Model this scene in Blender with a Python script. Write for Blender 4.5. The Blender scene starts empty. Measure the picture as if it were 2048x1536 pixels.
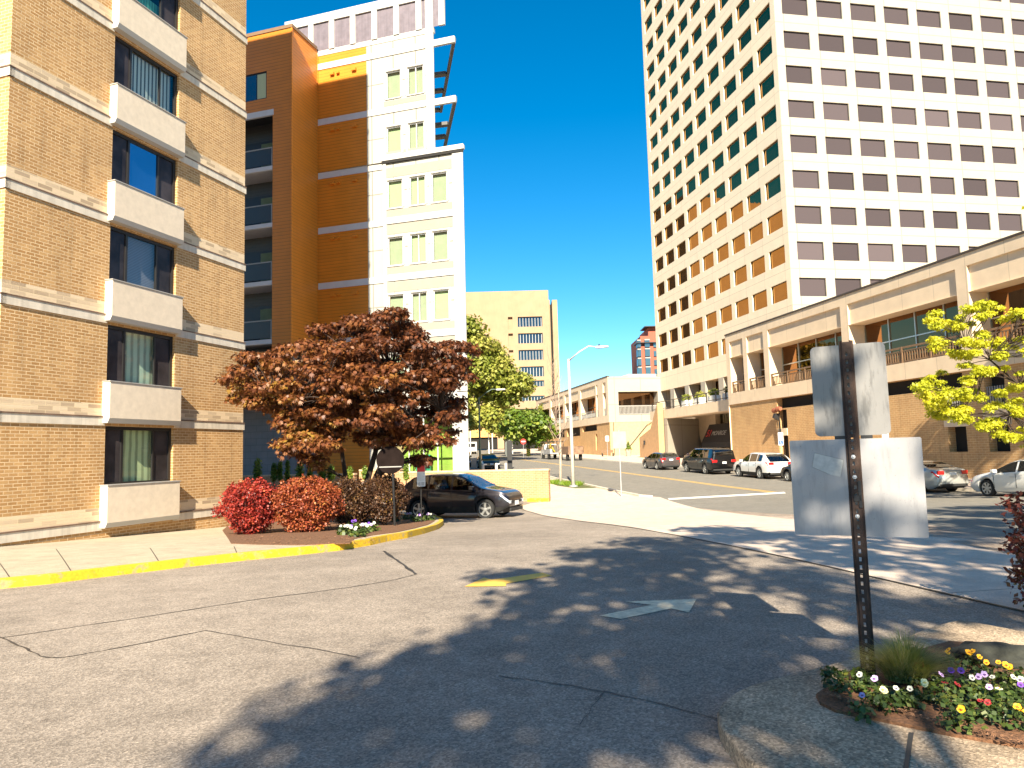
import bpy, bmesh, math, random
import numpy as np
from mathutils import Vector, Matrix
random.seed(7); RNG = np.random.default_rng(11)
sc = bpy.context.scene; COL = sc.collection
R = math.radians
# ---------------------------------------------------------------- camera
F = 1469.8; PITCH = .092817; ROLL = -.02636; EYE = 1.55
cp, sp, cr, sr = math.cos(PITCH), math.sin(PITCH), math.cos(ROLL), math.sin(ROLL)
FW = np.array([0, cp, sp]); _u = np.array([0, -sp, cp]); _r = np.array([1, 0, 0])
RT = cr*_r + sr*_u; UP = -sr*_r + cr*_u; CAM = np.array([0, 0, EYE])
cd = bpy.data.cameras.new('camera'); cam = bpy.data.objects.new('camera', cd); COL.objects.link(cam)
cd.sensor_width = 36; cd.lens = 36*F/2048; cd.clip_end = 4000; cd.clip_start = .05
cam.matrix_world = Matrix(((RT[0], UP[0], -FW[0], 0), (RT[1], UP[1], -FW[1], 0), (RT[2], UP[2], -FW[2], EYE), (0, 0, 0, 1)))
sc.camera = cam
# ---------------------------------------------------------------- light
SUN_AZ, SUN_EL = 2.7, 33.0          # light travels towards azimuth 2.7 deg, falling 33 deg
w = bpy.data.worlds.new('World'); sc.world = w; w.use_nodes = True
nt = w.node_tree; bg = nt.nodes['Background']
sky = nt.nodes.new('ShaderNodeTexSky'); sky.sky_type = 'NISHITA'; sky.sun_disc = False
sky.sun_elevation = R(SUN_EL); sky.sun_rotation = R(180+SUN_AZ); sky.air_density = 1.0; sky.dust_density = 0; sky.ozone_density = 3.5; sky.altitude = 100
hs = nt.nodes.new('ShaderNodeHueSaturation'); hs.inputs['Saturation'].default_value = 1.42; hs.inputs['Hue'].default_value = .492
nt.links.new(sky.outputs[0], hs.inputs['Color']); nt.links.new(hs.outputs[0], bg.inputs[0]); bg.inputs[1].default_value = .066
sl = bpy.data.lights.new('sun', 'SUN'); sl.energy = 5.0; sl.angle = R(.53); sl.color = (1, .885, .69)
so = bpy.data.objects.new('sun', sl); COL.objects.link(so)
_d = Vector((math.sin(R(SUN_AZ))*math.cos(R(SUN_EL)), math.cos(R(SUN_AZ))*math.cos(R(SUN_EL)), -math.sin(R(SUN_EL))))
so.rotation_euler = _d.to_track_quat('-Z', 'Y').to_euler()
sc.view_settings.view_transform = 'Standard'; sc.view_settings.look = 'None'; sc.view_settings.gamma = 1
sc.view_settings.exposure = 1.5
sc.render.engine = 'CYCLES'; sc.cycles.max_bounces = 8; sc.cycles.transparent_max_bounces = 8
sc.render.resolution_x = 1024; sc.render.resolution_y = 768
# ---------------------------------------------------------------- site grid
YA, YC = .30397, -.184285           # heading of the left block's grid and of the street's grid
dA = np.array([math.sin(YA), math.cos(YA), 0]); nA = np.array([math.cos(YA), -math.sin(YA), 0])
dC = np.array([math.sin(YC), math.cos(YC), 0]); eC = np.array([math.cos(YC), -math.sin(YC), 0])
PS = [(-60, .2), (0, 0), (10, -.08), (16, -.25), (22, -.55), (27, -.75), (32, -.8), (38, -.72), (46, -.55), (60, -.25), (100, .55), (150, 1.6), (220, 3.0), (400, 4.5), (3000, 4.5)]
_xs = np.array([a for a, _ in PS]); _ys = np.array([b for _, b in PS]); _h = np.diff(_xs); _dl = np.diff(_ys)/_h
_m = np.zeros(len(_xs)); _m[0] = _dl[0]; _m[-1] = _dl[-1]
for i in range(1, len(_xs)-1):
    _m[i] = 0 if _dl[i-1]*_dl[i] <= 0 else (_h[i-1]+_h[i])/(_h[i-1]/_dl[i]+_h[i]/_dl[i-1])
def prof(s):
    s = min(max(s, _xs[0]), _xs[-1]-1e-6); i = int(np.searchsorted(_xs, s, side='right')-1); t = (s-_xs[i])/_h[i]
    return (2*t**3-3*t*t+1)*_ys[i]+(t**3-2*t*t+t)*_h[i]*_m[i]+(-2*t**3+3*t*t)*_ys[i+1]+(t**3-t*t)*_h[i]*_m[i+1]
def G(x, y): return prof(y*dC[1]+x*dC[0])
def gp(px, py, off=0):              # where the site survey (photo coordinates) meets the ground
    d = RT*(px-1024)/F + UP*(768-py)/F + FW; prev = .5
    for k in np.concatenate([np.arange(1, 60, .25), np.arange(60, 900, 1)]):
        P = CAM+d*k
        if P[2]-G(P[0], P[1])-off <= 0:
            lo, hi = prev, k
            for _ in range(30):
                mi = (lo+hi)/2; P = CAM+d*mi
                if P[2]-G(P[0], P[1])-off <= 0: hi = mi
                else: lo = mi
            return P
        prev = k
def dp(px, py, D): return CAM+(RT*(px-1024)/F + UP*(768-py)/F + FW)*D
def C2w(t, s, z=0): p = eC*t+dC*s; return np.array([p[0], p[1], z])
def A2w(n, a, z=0): p = nA*n+dA*a; return np.array([p[0], p[1], z])
def w2C(P): return float(P[0]*eC[0]+P[1]*eC[1]), float(P[0]*dC[0]+P[1]*dC[1])
def w2A(P): return float(P[0]*nA[0]+P[1]*nA[1]), float(P[0]*dA[0]+P[1]*dA[1])
# ---------------------------------------------------------------- tagging
def tag(o, label=None, cat=None, group=None, kind=None):
    if label: o['label'] = label
    if cat: o['category'] = cat
    if group: o['group'] = group
    if kind: o['kind'] = kind
    return o
def thing(name, label, cat, loc=(0, 0, 0), rz=0, group=None):
    o = bpy.data.objects.new(name, None); COL.objects.link(o); o.location = tuple(float(v) for v in loc); o.rotation_euler = (0, 0, rz); o.empty_display_size = .2
    return tag(o, label, cat, group)
def copy_tree(o, parent=None):
    c = o.copy(); COL.objects.link(c); c.parent = parent
    for ch in list(o.children): copy_tree(ch, c)
    return c
# ---------------------------------------------------------------- mesh builder
class MB:
    """collects faces; build() links them as ONE mesh object; org is subtracted from every point"""
    def __init__(s, org=(0, 0, 0)): s.v = []; s.f = []; s.mi = []; s.org = org; s.cur = 0
    def P(s, p): s.v.append((p[0]-s.org[0], p[1]-s.org[1], p[2]-s.org[2])); return len(s.v)-1
    def face(s, pts, m=None):
        s.f.append([s.P(p) for p in pts]); s.mi.append(s.cur if m is None else m)
    def box(s, x0, x1, y0, y1, z0, z1, m=None):
        if x0 > x1: x0, x1 = x1, x0
        if y0 > y1: y0, y1 = y1, y0
        if z0 > z1: z0, z1 = z1, z0
        i = [s.P(p) for p in ((x0, y0, z0), (x1, y0, z0), (x1, y1, z0), (x0, y1, z0), (x0, y0, z1), (x1, y0, z1), (x1, y1, z1), (x0, y1, z1))]
        for q in ((0, 3, 2, 1), (4, 5, 6, 7), (0, 1, 5, 4), (1, 2, 6, 5), (2, 3, 7, 6), (3, 0, 4, 7)):
            s.f.append([i[k] for k in q]); s.mi.append(s.cur if m is None else m)
    def prism(s, pts, axis, a0, a1, m=None):
        """polygon pts (2D) extruded along axis 0/1/2 from a0 to a1"""
        def mk(p, a): q = list(p); q.insert(axis, a); return tuple(q)
        A = [s.P(mk(p, a0)) for p in pts]; B = [s.P(mk(p, a1)) for p in pts]; n = len(pts); mm = s.cur if m is None else m
        s.f.append(A[::-1]); s.f.append(B); s.mi += [mm, mm]
        for k in range(n): s.f.append([A[k], A[(k+1) % n], B[(k+1) % n], B[k]]); s.mi.append(mm)
    def tube(s, pts, rad, n=8, m=None, cap=True):
        pts = [np.array(p, float) for p in pts]; rings = []; mm = s.cur if m is None else m
        if not hasattr(rad, '__len__'): rad = [rad]*len(pts)
        for k, p in enumerate(pts):
            d = pts[min(k+1, len(pts)-1)]-pts[max(k-1, 0)]; d /= (np.linalg.norm(d)+1e-9)
            a = np.array([1, 0, 0]) if abs(d[0]) < .8 else np.array([0, 1, 0]); u = np.cross(d, a); u /= np.linalg.norm(u); v = np.cross(d, u)
            rings.append([s.P(p+rad[k]*(u*math.cos(2*math.pi*j/n)+v*math.sin(2*math.pi*j/n))) for j in range(n)])
        for k in range(len(rings)-1):
            for j in range(n): s.f.append([rings[k][j], rings[k+1][j], rings[k+1][(j+1) % n], rings[k][(j+1) % n]]); s.mi.append(mm)
        if cap: s.f.append(rings[0]); s.f.append(rings[-1][::-1]); s.mi += [mm, mm]
    def lathe(s, c, prof_, n=16, axis=2, m=None):
        """prof_ = [(r, h)] round an axis through c"""
        mm = s.cur if m is None else m; rings = []
        for r_, h in prof_:
            ring = []
            for j in range(n):
                a = 2*math.pi*j/n; q = [r_*math.cos(a), r_*math.sin(a)]; q.insert(axis, h)
                ring.append(s.P((c[0]+q[0], c[1]+q[1], c[2]+q[2])))
            rings.append(ring)
        for k in range(len(rings)-1):
            for j in range(n): s.f.append([rings[k][j], rings[k][(j+1) % n], rings[k+1][(j+1) % n], rings[k+1][j]]); s.mi.append(mm)
        s.f.append(rings[0][::-1]); s.f.append(rings[-1]); s.mi += [mm, mm]
    def holed(s, axis, c, u0, u1, z0, z1, holes, depth, m=None, mr=None):
        """wall face in plane axis=c (0: x=c with u=y; 1: y=c with u=x) with rectangular holes; reveals go to c+depth"""
        us = sorted(set([u0, u1]+[h[0] for h in holes]+[h[1] for h in holes])); zs = sorted(set([z0, z1]+[h[2] for h in holes]+[h[3] for h in holes]))
        us = [u for u in us if u0 <= u <= u1]; zs = [z for z in zs if z0 <= z <= z1]
        def pt(u, z, d=0): return (c+d, u, z) if axis == 0 else (u, c+d, z)
        inh = lambda u, z: any(h[0] < u < h[1] and h[2] < z < h[3] for h in holes)
        for a, b in zip(us, us[1:]):
            for p, q in zip(zs, zs[1:]):
                if not inh((a+b)/2, (p+q)/2): s.face([pt(a, p), pt(b, p), pt(b, q), pt(a, q)], m)
        for h in holes:
            a, b, p, q = h[:4]; d = h[4] if len(h) > 4 else depth; k = mr if mr is not None else m
            for e in (((a, p), (b, p)), ((b, p), (b, q)), ((b, q), (a, q)), ((a, q), (a, p))):
                s.face([pt(*e[0]), pt(*e[0], d), pt(*e[1], d), pt(*e[1])], k)
    def build(s, name, mats, parent=None, smooth=False, bevel=0, loc=None, fix=True):
        me = bpy.data.meshes.new(name); me.from_pydata(s.v, [], s.f)
        for mt in (mats if isinstance(mats, (list, tuple)) else [mats]): me.materials.append(mt)
        me.polygons.foreach_set('material_index', s.mi)
        if fix:
            bm = bmesh.new(); bm.from_mesh(me); bmesh.ops.remove_doubles(bm, verts=bm.verts, dist=1e-5)
            bmesh.ops.recalc_face_normals(bm, faces=bm.faces); bm.to_mesh(me); bm.free()
        uvbox(me)
        if smooth: me.polygons.foreach_set('use_smooth', [True]*len(me.polygons))
        o = bpy.data.objects.new(name, me); COL.objects.link(o); o.parent = parent
        if loc is not None: o.location = tuple(float(v) for v in loc)
        if bevel:
            b = o.modifiers.new('b', 'BEVEL'); b.width = bevel; b.segments = 2; b.limit_method = 'ANGLE'; b.angle_limit = R(40)
        return o
def uvbox(me):
    uv = me.uv_layers.new(name='uv'); vs = me.vertices; d = uv.data
    for p in me.polygons:
        n = p.normal
        if abs(n.z) > .75:
            for li in p.loop_indices: c = vs[me.loops[li].vertex_index].co; d[li].uv = (c.x, c.y)
        else:
            l = math.hypot(n.x, n.y) or 1; tx, ty = -n.y/l, n.x/l
            for li in p.loop_indices: c = vs[me.loops[li].vertex_index].co; d[li].uv = (c.x*tx+c.y*ty, c.z)
def clip(poly, s, keep_gt):         # clip polygon [(t,s)] by s
    out = []
    for i in range(len(poly)):
        a, b = poly[i], poly[(i+1) % len(poly)]; ia = (a[1] >= s) == keep_gt or a[1] == s; ib = (b[1] >= s) == keep_gt or b[1] == s
        if ia: out.append(a)
        if ia != ib:
            k = (s-a[1])/(b[1]-a[1]); out.append((a[0]+(b[0]-a[0])*k, s))
    return out
def scuts(lo, hi):
    c = []; s = lo
    while s < hi:
        s = s+(.8 if s < 60 else 4 if s < 250 else 60); c.append(s)
    return c
def sheet(name, poly, off, mat, kind='structure', thick=0, curb=None, bevel=0, label=None, cat=None, parent=None):
    """poly: list of (t,s) street-grid points (any simple polygon); follows the ground at height off"""
    m = MB(); lo = min(p[1] for p in poly); hi = max(p[1] for p in poly); 
    bm = bmesh.new(); f0 = bm.faces.new([bm.verts.new((p[0], p[1], 0)) for p in poly])
    bmesh.ops.triangulate(bm, faces=[f0])
    for c in scuts(lo, hi)[:-1]:
        bmesh.ops.bisect_plane(bm, geom=bm.verts[:]+bm.edges[:]+bm.faces[:], plane_co=(0, c, 0), plane_no=(0, 1, 0))
    if thick:
        r_ = bmesh.ops.extrude_face_region(bm, geom=bm.faces[:])
        low = set(v for v in r_['geom'] if isinstance(v, bmesh.types.BMVert))
    else: low = set()
    for v in bm.verts:
        t, s = v.co.x, v.co.y; z = prof(s)+off-(thick if v in low else 0); P = eC*t+dC*s; v.co = (P[0], P[1], z)
    bmesh.ops.recalc_face_normals(bm, faces=bm.faces)
    if not thick:
        for f in bm.faces:
            if f.normal.z < 0: f.normal_flip()
    me = bpy.data.meshes.new(name); bm.to_mesh(me); bm.free(); me.materials.append(mat); uvbox(me)
    o = bpy.data.objects.new(name, me); COL.objects.link(o); o.parent = parent
    if kind: o['kind'] = kind
    tag(o, label, cat)
    if bevel:
        b = o.modifiers.new('b', 'BEVEL'); b.width = bevel; b.segments = 3; b.limit_method = 'ANGLE'; b.angle_limit = R(50)
    return o
def pxp(pts, off=0): return [w2C(gp(x, y, off)) for x, y in pts]
def ribbon(pts, wd, wobble=0):      # widen a polyline of (t,s) into a polygon
    L, Rr = [], []
    P = [np.array(p) for p in pts]
    for i, p in enumerate(P):
        d = P[min(i+1, len(P)-1)]-P[max(i-1, 0)]; d /= np.linalg.norm(d)+1e-9; n = np.array([-d[1], d[0]]); k = wd/2*(1+random.uniform(-wobble, wobble))
        L.append(tuple(p+n*k)); Rr.append(tuple(p-n*k))
    return L+Rr[::-1]
def dense(pts, n=5, jit=0):
    out = []
    for a, b in zip(pts, pts[1:]):
        for k in range(n): out.append((a[0]+(b[0]-a[0])*k/n+random.uniform(-jit, jit), a[1]+(b[1]-a[1])*k/n+random.uniform(-jit, jit)))
    return out+[pts[-1]]
# ---------------------------------------------------------------- materials
def nodes(name):
    m = bpy.data.materials.new(name); m.use_nodes = True; t = m.node_tree; return m, t, t.nodes['Principled BSDF']
def N(t, ty, **kw):
    n = t.nodes.new(ty)
    for k, v in kw.items():
        if k[0] == '_': n.inputs[k[1:].replace('_', ' ')].default_value = v
        else: setattr(n, k, v)
    return n
def c4(c): return (c[0], c[1], c[2], 1)
def noise(t, src, scale, detail=4, rough=.55):
    n = N(t, 'ShaderNodeTexNoise', _Scale=scale, _Detail=detail, _Roughness=rough); t.links.new(src, n.inputs['Vector']); return n
def ramp(t, src, stops):
    r = N(t, 'ShaderNodeValToRGB'); e = r.color_ramp.elements
    while len(e) < len(stops): e.new(.5)
    for k, (p, c) in enumerate(stops): e[k].position = p; e[k].color = c4(c) if len(c) == 3 else c
    t.links.new(src, r.inputs[0]); return r
def mix(t, fac, a, b, mode='MIX'):
    m = N(t, 'ShaderNodeMix', data_type='RGBA', blend_type=mode)
    for s, v in ((0, fac), (6, a), (7, b)):
        if hasattr(v, 'is_output') or hasattr(v, 'links'): t.links.new(v, m.inputs[s])
        elif s == 0: m.inputs[0].default_value = v
        else: m.inputs[s].default_value = c4(v)
    return m.outputs[2]
def bump(t, b, h, strength=.3, dist=.01):
    n = N(t, 'ShaderNodeBump', _Strength=strength, _Distance=dist); t.links.new(h, n.inputs['Height']); t.links.new(n.outputs[0], b.inputs['Normal'])
def UVc(t, obj=False):
    n = N(t, 'ShaderNodeTexCoord'); return n.outputs['Object' if obj else 'UV']
def simple(name, col, rough=.6, metal=0, var=.12, vs=3., bmp=0, bs=60, spec=.5, coat=0, obj=True, streak=0):
    m, t, b = nodes(name); src = UVc(t, obj); b.inputs['Roughness'].default_value = rough; b.inputs['Metallic'].default_value = metal
    b.inputs['Specular IOR Level'].default_value = spec; b.inputs['Coat Weight'].default_value = coat; b.inputs['Coat Roughness'].default_value = .03
    c = None
    if var:
        n = noise(t, src, vs, 6); r = ramp(t, n.outputs[0], [(.3, tuple(x*(1-var) for x in col)), (.7, tuple(min(1, x*(1+var)) for x in col))]); c = r.outputs[0]
        if streak:
            mp = N(t, 'ShaderNodeMapping', _Scale=(6, 6, .25)); t.links.new(UVc(t, True), mp.inputs[0]); n2 = noise(t, mp.outputs[0], 1.5, 4)
            r2 = ramp(t, n2.outputs[0], [(.45, (1, 1, 1)), (.75, (1-streak,)*3)]); c = mix(t, 1., c, r2.outputs[0], 'MULTIPLY')
        t.links.new(c, b.inputs['Base Color'])
    else: b.inputs['Base Color'].default_value = c4(col)
    if bmp: n = noise(t, src, bs, 5); bump(t, b, n.outputs[0], bmp)
    return m
def brickm(name, c1, c2, mortar, bw=.225, bh=.0813, ms=.010, light=None, period=2.70, z0=-.06, dark=.5, bmp=.5):
    m, t, b = nodes(name); uv = UVc(t); br = N(t, 'ShaderNodeTexBrick', offset=.5, _Scale=1, _Brick_Width=bw, _Row_Height=bh, _Mortar_Size=ms, _Mortar_Smooth=.2, _Bias=-.1)
    br.inputs['Color1'].default_value = c4(c1); br.inputs['Color2'].default_value = c4(c2); br.inputs['Mortar'].default_value = c4(mortar)
    t.links.new(uv, br.inputs[0]); col = br.outputs[0]
    b2 = N(t, 'ShaderNodeTexBrick', offset=.5, _Scale=1, _Brick_Width=bw, _Row_Height=bh, _Mortar_Size=0, _Bias=.55)   # odd darker bricks
    b2.inputs['Color1'].default_value = (1, 1, 1, 1); b2.inputs['Color2'].default_value = (dark, dark*.85, dark*.75, 1); t.links.new(uv, b2.inputs[0])
    col = mix(t, .75, col, b2.outputs[0], 'MULTIPLY')
    big = noise(t, uv, .5, 5); col = mix(t, 1., col, ramp(t, big.outputs[0], [(.3, (.86, .85, .84)), (.7, (1.08, 1.07, 1.05))]).outputs[0], 'MULTIPLY')
    mp = N(t, 'ShaderNodeMapping', _Scale=(4, .35, 1)); t.links.new(uv, mp.inputs[0]); sn = noise(t, mp.outputs[0], 1.0, 6, .65); col = mix(t, 1., col, ramp(t, sn.outputs[0], [(.35, (1.08,)*3), (.55, (.98,)*3), (.75, (.74, .72, .70))]).outputs[0], 'MULTIPLY')
    if light:
        sx = N(t, 'ShaderNodeSeparateXYZ'); t.links.new(uv, sx.inputs[0])
        a = N(t, 'ShaderNodeMath', operation='SUBTRACT'); t.links.new(sx.outputs[1], a.inputs[0]); a.inputs[1].default_value = z0-20*period
        md = N(t, 'ShaderNodeMath', operation='MODULO'); t.links.new(a.outputs[0], md.inputs[0]); md.inputs[1].default_value = period
        lt = N(t, 'ShaderNodeMath', operation='LESS_THAN'); t.links.new(md.outputs[0], lt.inputs[0]); lt.inputs[1].default_value = .46
        b3 = N(t, 'ShaderNodeTexBrick', offset=.5, _Scale=1, _Brick_Width=.40, _Row_Height=bh*1.35, _Mortar_Size=.008, _Bias=-.45)
        b3.inputs['Color1'].default_value = c4(light); b3.inputs['Color2'].default_value = (.16, .09, .05, 1); b3.inputs['Mortar'].default_value = c4(tuple(x*.8 for x in mortar)); t.links.new(uv, b3.inputs[0])
        col = mix(t, lt.outputs[0], col, b3.outputs[0])
    t.links.new(col, b.inputs['Base Color']); b.inputs['Roughness'].default_value = .85
    fn = noise(t, uv, 90, 3); ad = N(t, 'ShaderNodeMath', operation='MULTIPLY_ADD'); t.links.new(br.outputs['Fac'], ad.inputs[0]); ad.inputs[1].default_value = -1; t.links.new(fn.outputs[0], ad.inputs[2])
    bump(t, b, ad.outputs[0], bmp, .012); return m
def panelm(name, col, pw, ph, joint=.012, jd=.6, off=0, var=.1, rough=.8, sp_=.08, origin=(0, 0)):
    m, t, b = nodes(name); uv = UVc(t); mp = N(t, 'ShaderNodeMapping', _Location=(origin[0], origin[1], 0)); t.links.new(uv, mp.inputs[0])
    br = N(t, 'ShaderNodeTexBrick', offset=off, _Scale=1, _Brick_Width=pw, _Row_Height=ph, _Mortar_Size=joint, _Mortar_Smooth=.1)
    br.inputs['Color1'].default_value = c4(tuple(x*(1-sp_*.5) for x in col)); br.inputs['Color2'].default_value = c4(tuple(min(1, x*(1+sp_*.5)) for x in col)); br.inputs['Mortar'].default_value = c4(tuple(x*jd for x in col))
    t.links.new(mp.outputs[0], br.inputs[0]); n = noise(t, uv, 1.1, 7); n2 = noise(t, uv, 35, 3)
    c = mix(t, 1., br.outputs[0], ramp(t, n.outputs[0], [(.3, (1-var,)*3), (.7, (1+var*.4,)*3)]).outputs[0], 'MULTIPLY')
    c = mix(t, .6, c, ramp(t, n2.outputs[0], [(.3, (.85, .84, .82)), (.7, (1.05, 1.05, 1.05))]).outputs[0], 'MULTIPLY')
    t.links.new(c, b.inputs['Base Color']); b.inputs['Roughness'].default_value = rough; bump(t, b, n2.outputs[0], .15, .005); return m
def sidingm(name, col, h=.2):
    m, t, b = nodes(name); uv = UVc(t); sx = N(t, 'ShaderNodeSeparateXYZ'); t.links.new(uv, sx.inputs[0])
    md = N(t, 'ShaderNodeMath', operation='PINGPONG'); md.inputs[1].default_value = h; 
    fr = N(t, 'ShaderNodeMath', operation='FRACT'); dv = N(t, 'ShaderNodeMath', operation='DIVIDE'); dv.inputs[1].default_value = h
    t.links.new(sx.outputs[1], dv.inputs[0]); t.links.new(dv.outputs[0], fr.inputs[0])
    r = ramp(t, fr.outputs[0], [(0, tuple(x*.25 for x in col)), (.13, col), (1, tuple(min(1, x*1.05) for x in col))]); n = noise(t, uv, 1.2, 4)
    c = mix(t, 1., r.outputs[0], ramp(t, n.outputs[0], [(.3, (.92,)*3), (.7, (1.05,)*3)]).outputs[0], 'MULTIPLY')
    t.links.new(c, b.inputs['Base Color']); b.inputs['Roughness'].default_value = .45; bump(t, b, fr.outputs[0], .5, .03); return m
def glassm(name, dark, refl, fac=.3, rough=.02, var=0):
    m, t, b = nodes(name); out = t.nodes['Material Output']; b.inputs['Base Color'].default_value = c4(dark); b.inputs['Roughness'].default_value = .6; b.inputs['Specular IOR Level'].default_value = 0
    if var:
        n = noise(t, UVc(t, True), 1.3, 3); t.links.new(ramp(t, n.outputs[0], [(.35, tuple(x*(1-var) for x in dark)), (.7, tuple(x*(1+var) for x in dark))]).outputs[0], b.inputs['Base Color'])
    oi = N(t, 'ShaderNodeObjectInfo'); col_ = ramp(t, oi.outputs['Random'], [(0, tuple(x*.72 for x in dark)), (.8, dark), (1, tuple(x*1.35 for x in dark))]).outputs[0]
    if not var: t.links.new(col_, b.inputs['Base Color'])
    g = N(t, 'ShaderNodeBsdfGlossy', _Roughness=rough); g.inputs[0].default_value = c4(refl)
    n = noise(t, UVc(t, True), .9, 2); bp = N(t, 'ShaderNodeBump', _Strength=.06, _Distance=.05); t.links.new(n.outputs[0], bp.inputs['Height']); t.links.new(bp.outputs[0], g.inputs['Normal'])
    fr = N(t, 'ShaderNodeLayerWeight', _Blend=.5); pw_ = N(t, 'ShaderNodeMath', operation='POWER'); pw_.inputs[1].default_value = 5; t.links.new(fr.outputs['Facing'], pw_.inputs[0]); mr = N(t, 'ShaderNodeMapRange'); mr.inputs['To Min'].default_value = fac; mr.inputs['To Max'].default_value = min(1, fac*4+.5); t.links.new(pw_.outputs[0], mr.inputs[0])
    ms = N(t, 'ShaderNodeMixShader'); t.links.new(mr.outputs[0], ms.inputs[0]); t.links.new(b.outputs[0], ms.inputs[1]); t.links.new(g.outputs[0], ms.inputs[2]); t.links.new(ms.outputs[0], out.inputs[0]); return m
def clearglass(name, tint=(.8, .9, .85), refl=.12):
    m, t, b = nodes(name); out = t.nodes['Material Output']; tr = N(t, 'ShaderNodeBsdfTransparent'); tr.inputs[0].default_value = c4(tint)
    g = N(t, 'ShaderNodeBsdfGlossy', _Roughness=.02); fr = N(t, 'ShaderNodeLayerWeight', _Blend=.5); pw_ = N(t, 'ShaderNodeMath', operation='POWER'); pw_.inputs[1].default_value = 4; t.links.new(fr.outputs['Facing'], pw_.inputs[0]); mr = N(t, 'ShaderNodeMapRange'); mr.inputs['To Min'].default_value = refl; t.links.new(pw_.outputs[0], mr.inputs[0])
    ms = N(t, 'ShaderNodeMixShader'); t.links.new(mr.outputs[0], ms.inputs[0]); t.links.new(tr.outputs[0], ms.inputs[1]); t.links.new(g.outputs[0], ms.inputs[2]); t.links.new(ms.outputs[0], out.inputs[0]); return m
def leafm(name, stops, trans=.35, rough=.5):
    """stops: colour ramp driven by a random value stored per leaf"""
    m, t, b = nodes(name); out = t.nodes['Material Output']; a = N(t, 'ShaderNodeAttribute', attribute_name='rnd'); r = ramp(t, a.outputs['Fac'], stops)
    t.links.new(r.outputs[0], b.inputs['Base Color']); b.inputs['Roughness'].default_value = rough
    tr = N(t, 'ShaderNodeBsdfTranslucent'); t.links.new(r.outputs[0], tr.inputs[0]); ms = N(t, 'ShaderNodeMixShader'); ms.inputs[0].default_value = trans
    t.links.new(b.outputs[0], ms.inputs[1]); t.links.new(tr.outputs[0], ms.inputs[2]); t.links.new(ms.outputs[0], out.inputs[0]); return m
def asphaltm(name, base, tint=(1, 1, 1), speck=.5, patch=.15, scale=1., cracks=0.):
    m, t, b = nodes(name); g = N(t, 'ShaderNodeNewGeometry').outputs['Position']
    n1 = noise(t, g, .35*scale, 8, .6); n2 = noise(t, g, 3.2, 6, .6); vo = N(t, 'ShaderNodeTexVoronoi', _Scale=75); t.links.new(g, vo.inputs['Vector']); n3 = noise(t, g, 140, 2)
    col = tuple(base*x for x in tint)
    c = ramp(t, n1.outputs[0], [(.3, tuple(x*(1-patch) for x in col)), (.7, tuple(x*(1+patch) for x in col))]).outputs[0]
    c = mix(t, .8, c, ramp(t, n2.outputs[0], [(.35, (.84,)*3), (.65, (1.1,)*3)]).outputs[0], 'MULTIPLY')
    sp2 = ramp(t, vo.outputs['Color'], [(.2, (1-speck*.7,)*3), (.55, (1,)*3), (.93, (1+speck,)*3), (1., (1+speck*2.4, 1+speck*2.3, 1+speck*2.0))])
    c = mix(t, .9, c, sp2.outputs[0], 'MULTIPLY'); c = mix(t, .7, c, ramp(t, n3.outputs[0], [(.3, (.75,)*3), (.7, (1.2,)*3)]).outputs[0], 'MULTIPLY')
    s4 = noise(t, g, 9, 6, .75); c = mix(t, 1., c, ramp(t, s4.outputs[0], [(.30, (.62, .6, .6)), (.37, (1,)*3), (.68, (1,)*3), (.74, (1.18,)*3)]).outputs[0], 'MULTIPLY')
    st = noise(t, g, .9, 5, .7); c = mix(t, 1., c, ramp(t, st.outputs[0], [(.66, (1,)*3), (.78, (.78, .77, .76))]).outputs[0], 'MULTIPLY')
    if cracks:
        wn = noise(t, g, .8, 5, .7); mp = N(t, 'ShaderNodeVectorMath', operation='MULTIPLY_ADD'); t.links.new(wn.outputs['Color'], mp.inputs[0]); mp.inputs[1].default_value = (1.2, 1.2, 0); t.links.new(g, mp.inputs[2])
        v2 = N(t, 'ShaderNodeTexVoronoi', feature='DISTANCE_TO_EDGE', _Scale=.22); t.links.new(mp.outputs[0], v2.inputs['Vector'])
        c = mix(t, cracks, c, ramp(t, v2.outputs[0], [(.0, (.35,)*3), (.004, (1,)*3)]).outputs[0], 'MULTIPLY')
    t.links.new(c, b.inputs['Base Color']); b.inputs['Roughness'].default_value = .9; b.inputs['Specular IOR Level'].default_value = .25
    ad = N(t, 'ShaderNodeMath', operation='ADD'); t.links.new(vo.outputs[0], ad.inputs[0]); t.links.new(n3.outputs[0], ad.inputs[1]); bump(t, b, ad.outputs[0], .5, .006); return m
MT = {}
def wornpaint():
    m, t, b = nodes('worn yellow kerb paint'); g = UVc(t, True); n = noise(t, g, 5, 8, .7); n2 = noise(t, g, 28, 4)
    c = mix(t, ramp(t, n.outputs[0], [(.52, (0, 0, 0)), (.62, (.8,)*3)]).outputs[0], (.66, .41, .015), (.36, .28, .18)); c = mix(t, .5, c, ramp(t, n2.outputs[0], [(.3, (.55,)*3), (.6, (1.05,)*3)]).outputs[0], 'MULTIPLY')
    t.links.new(c, b.inputs['Base Color']); b.inputs['Roughness'].default_value = .7; bump(t, b, n2.outputs[0], .4); return m
MT['brick'] = brickm('tan brick', (.50, .285, .105), (.80, .54, .25), (.88, .70, .44), light=(.72, .56, .38), dark=.62)
MT['brick2'] = brickm('podium brick', (.62, .39, .17), (.76, .50, .235), (.80, .60, .34), bw=.40, bh=.135, ms=.02, dark=.62)
MT['brick3'] = brickm('garden wall brick', (.50, .27, .14), (.60, .37, .2), (.62, .50, .34), dark=.75)
MT['ledge'] = simple('limestone ledge', (.64, .57, .47), .8, var=.12, bmp=.2, streak=.2)
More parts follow.
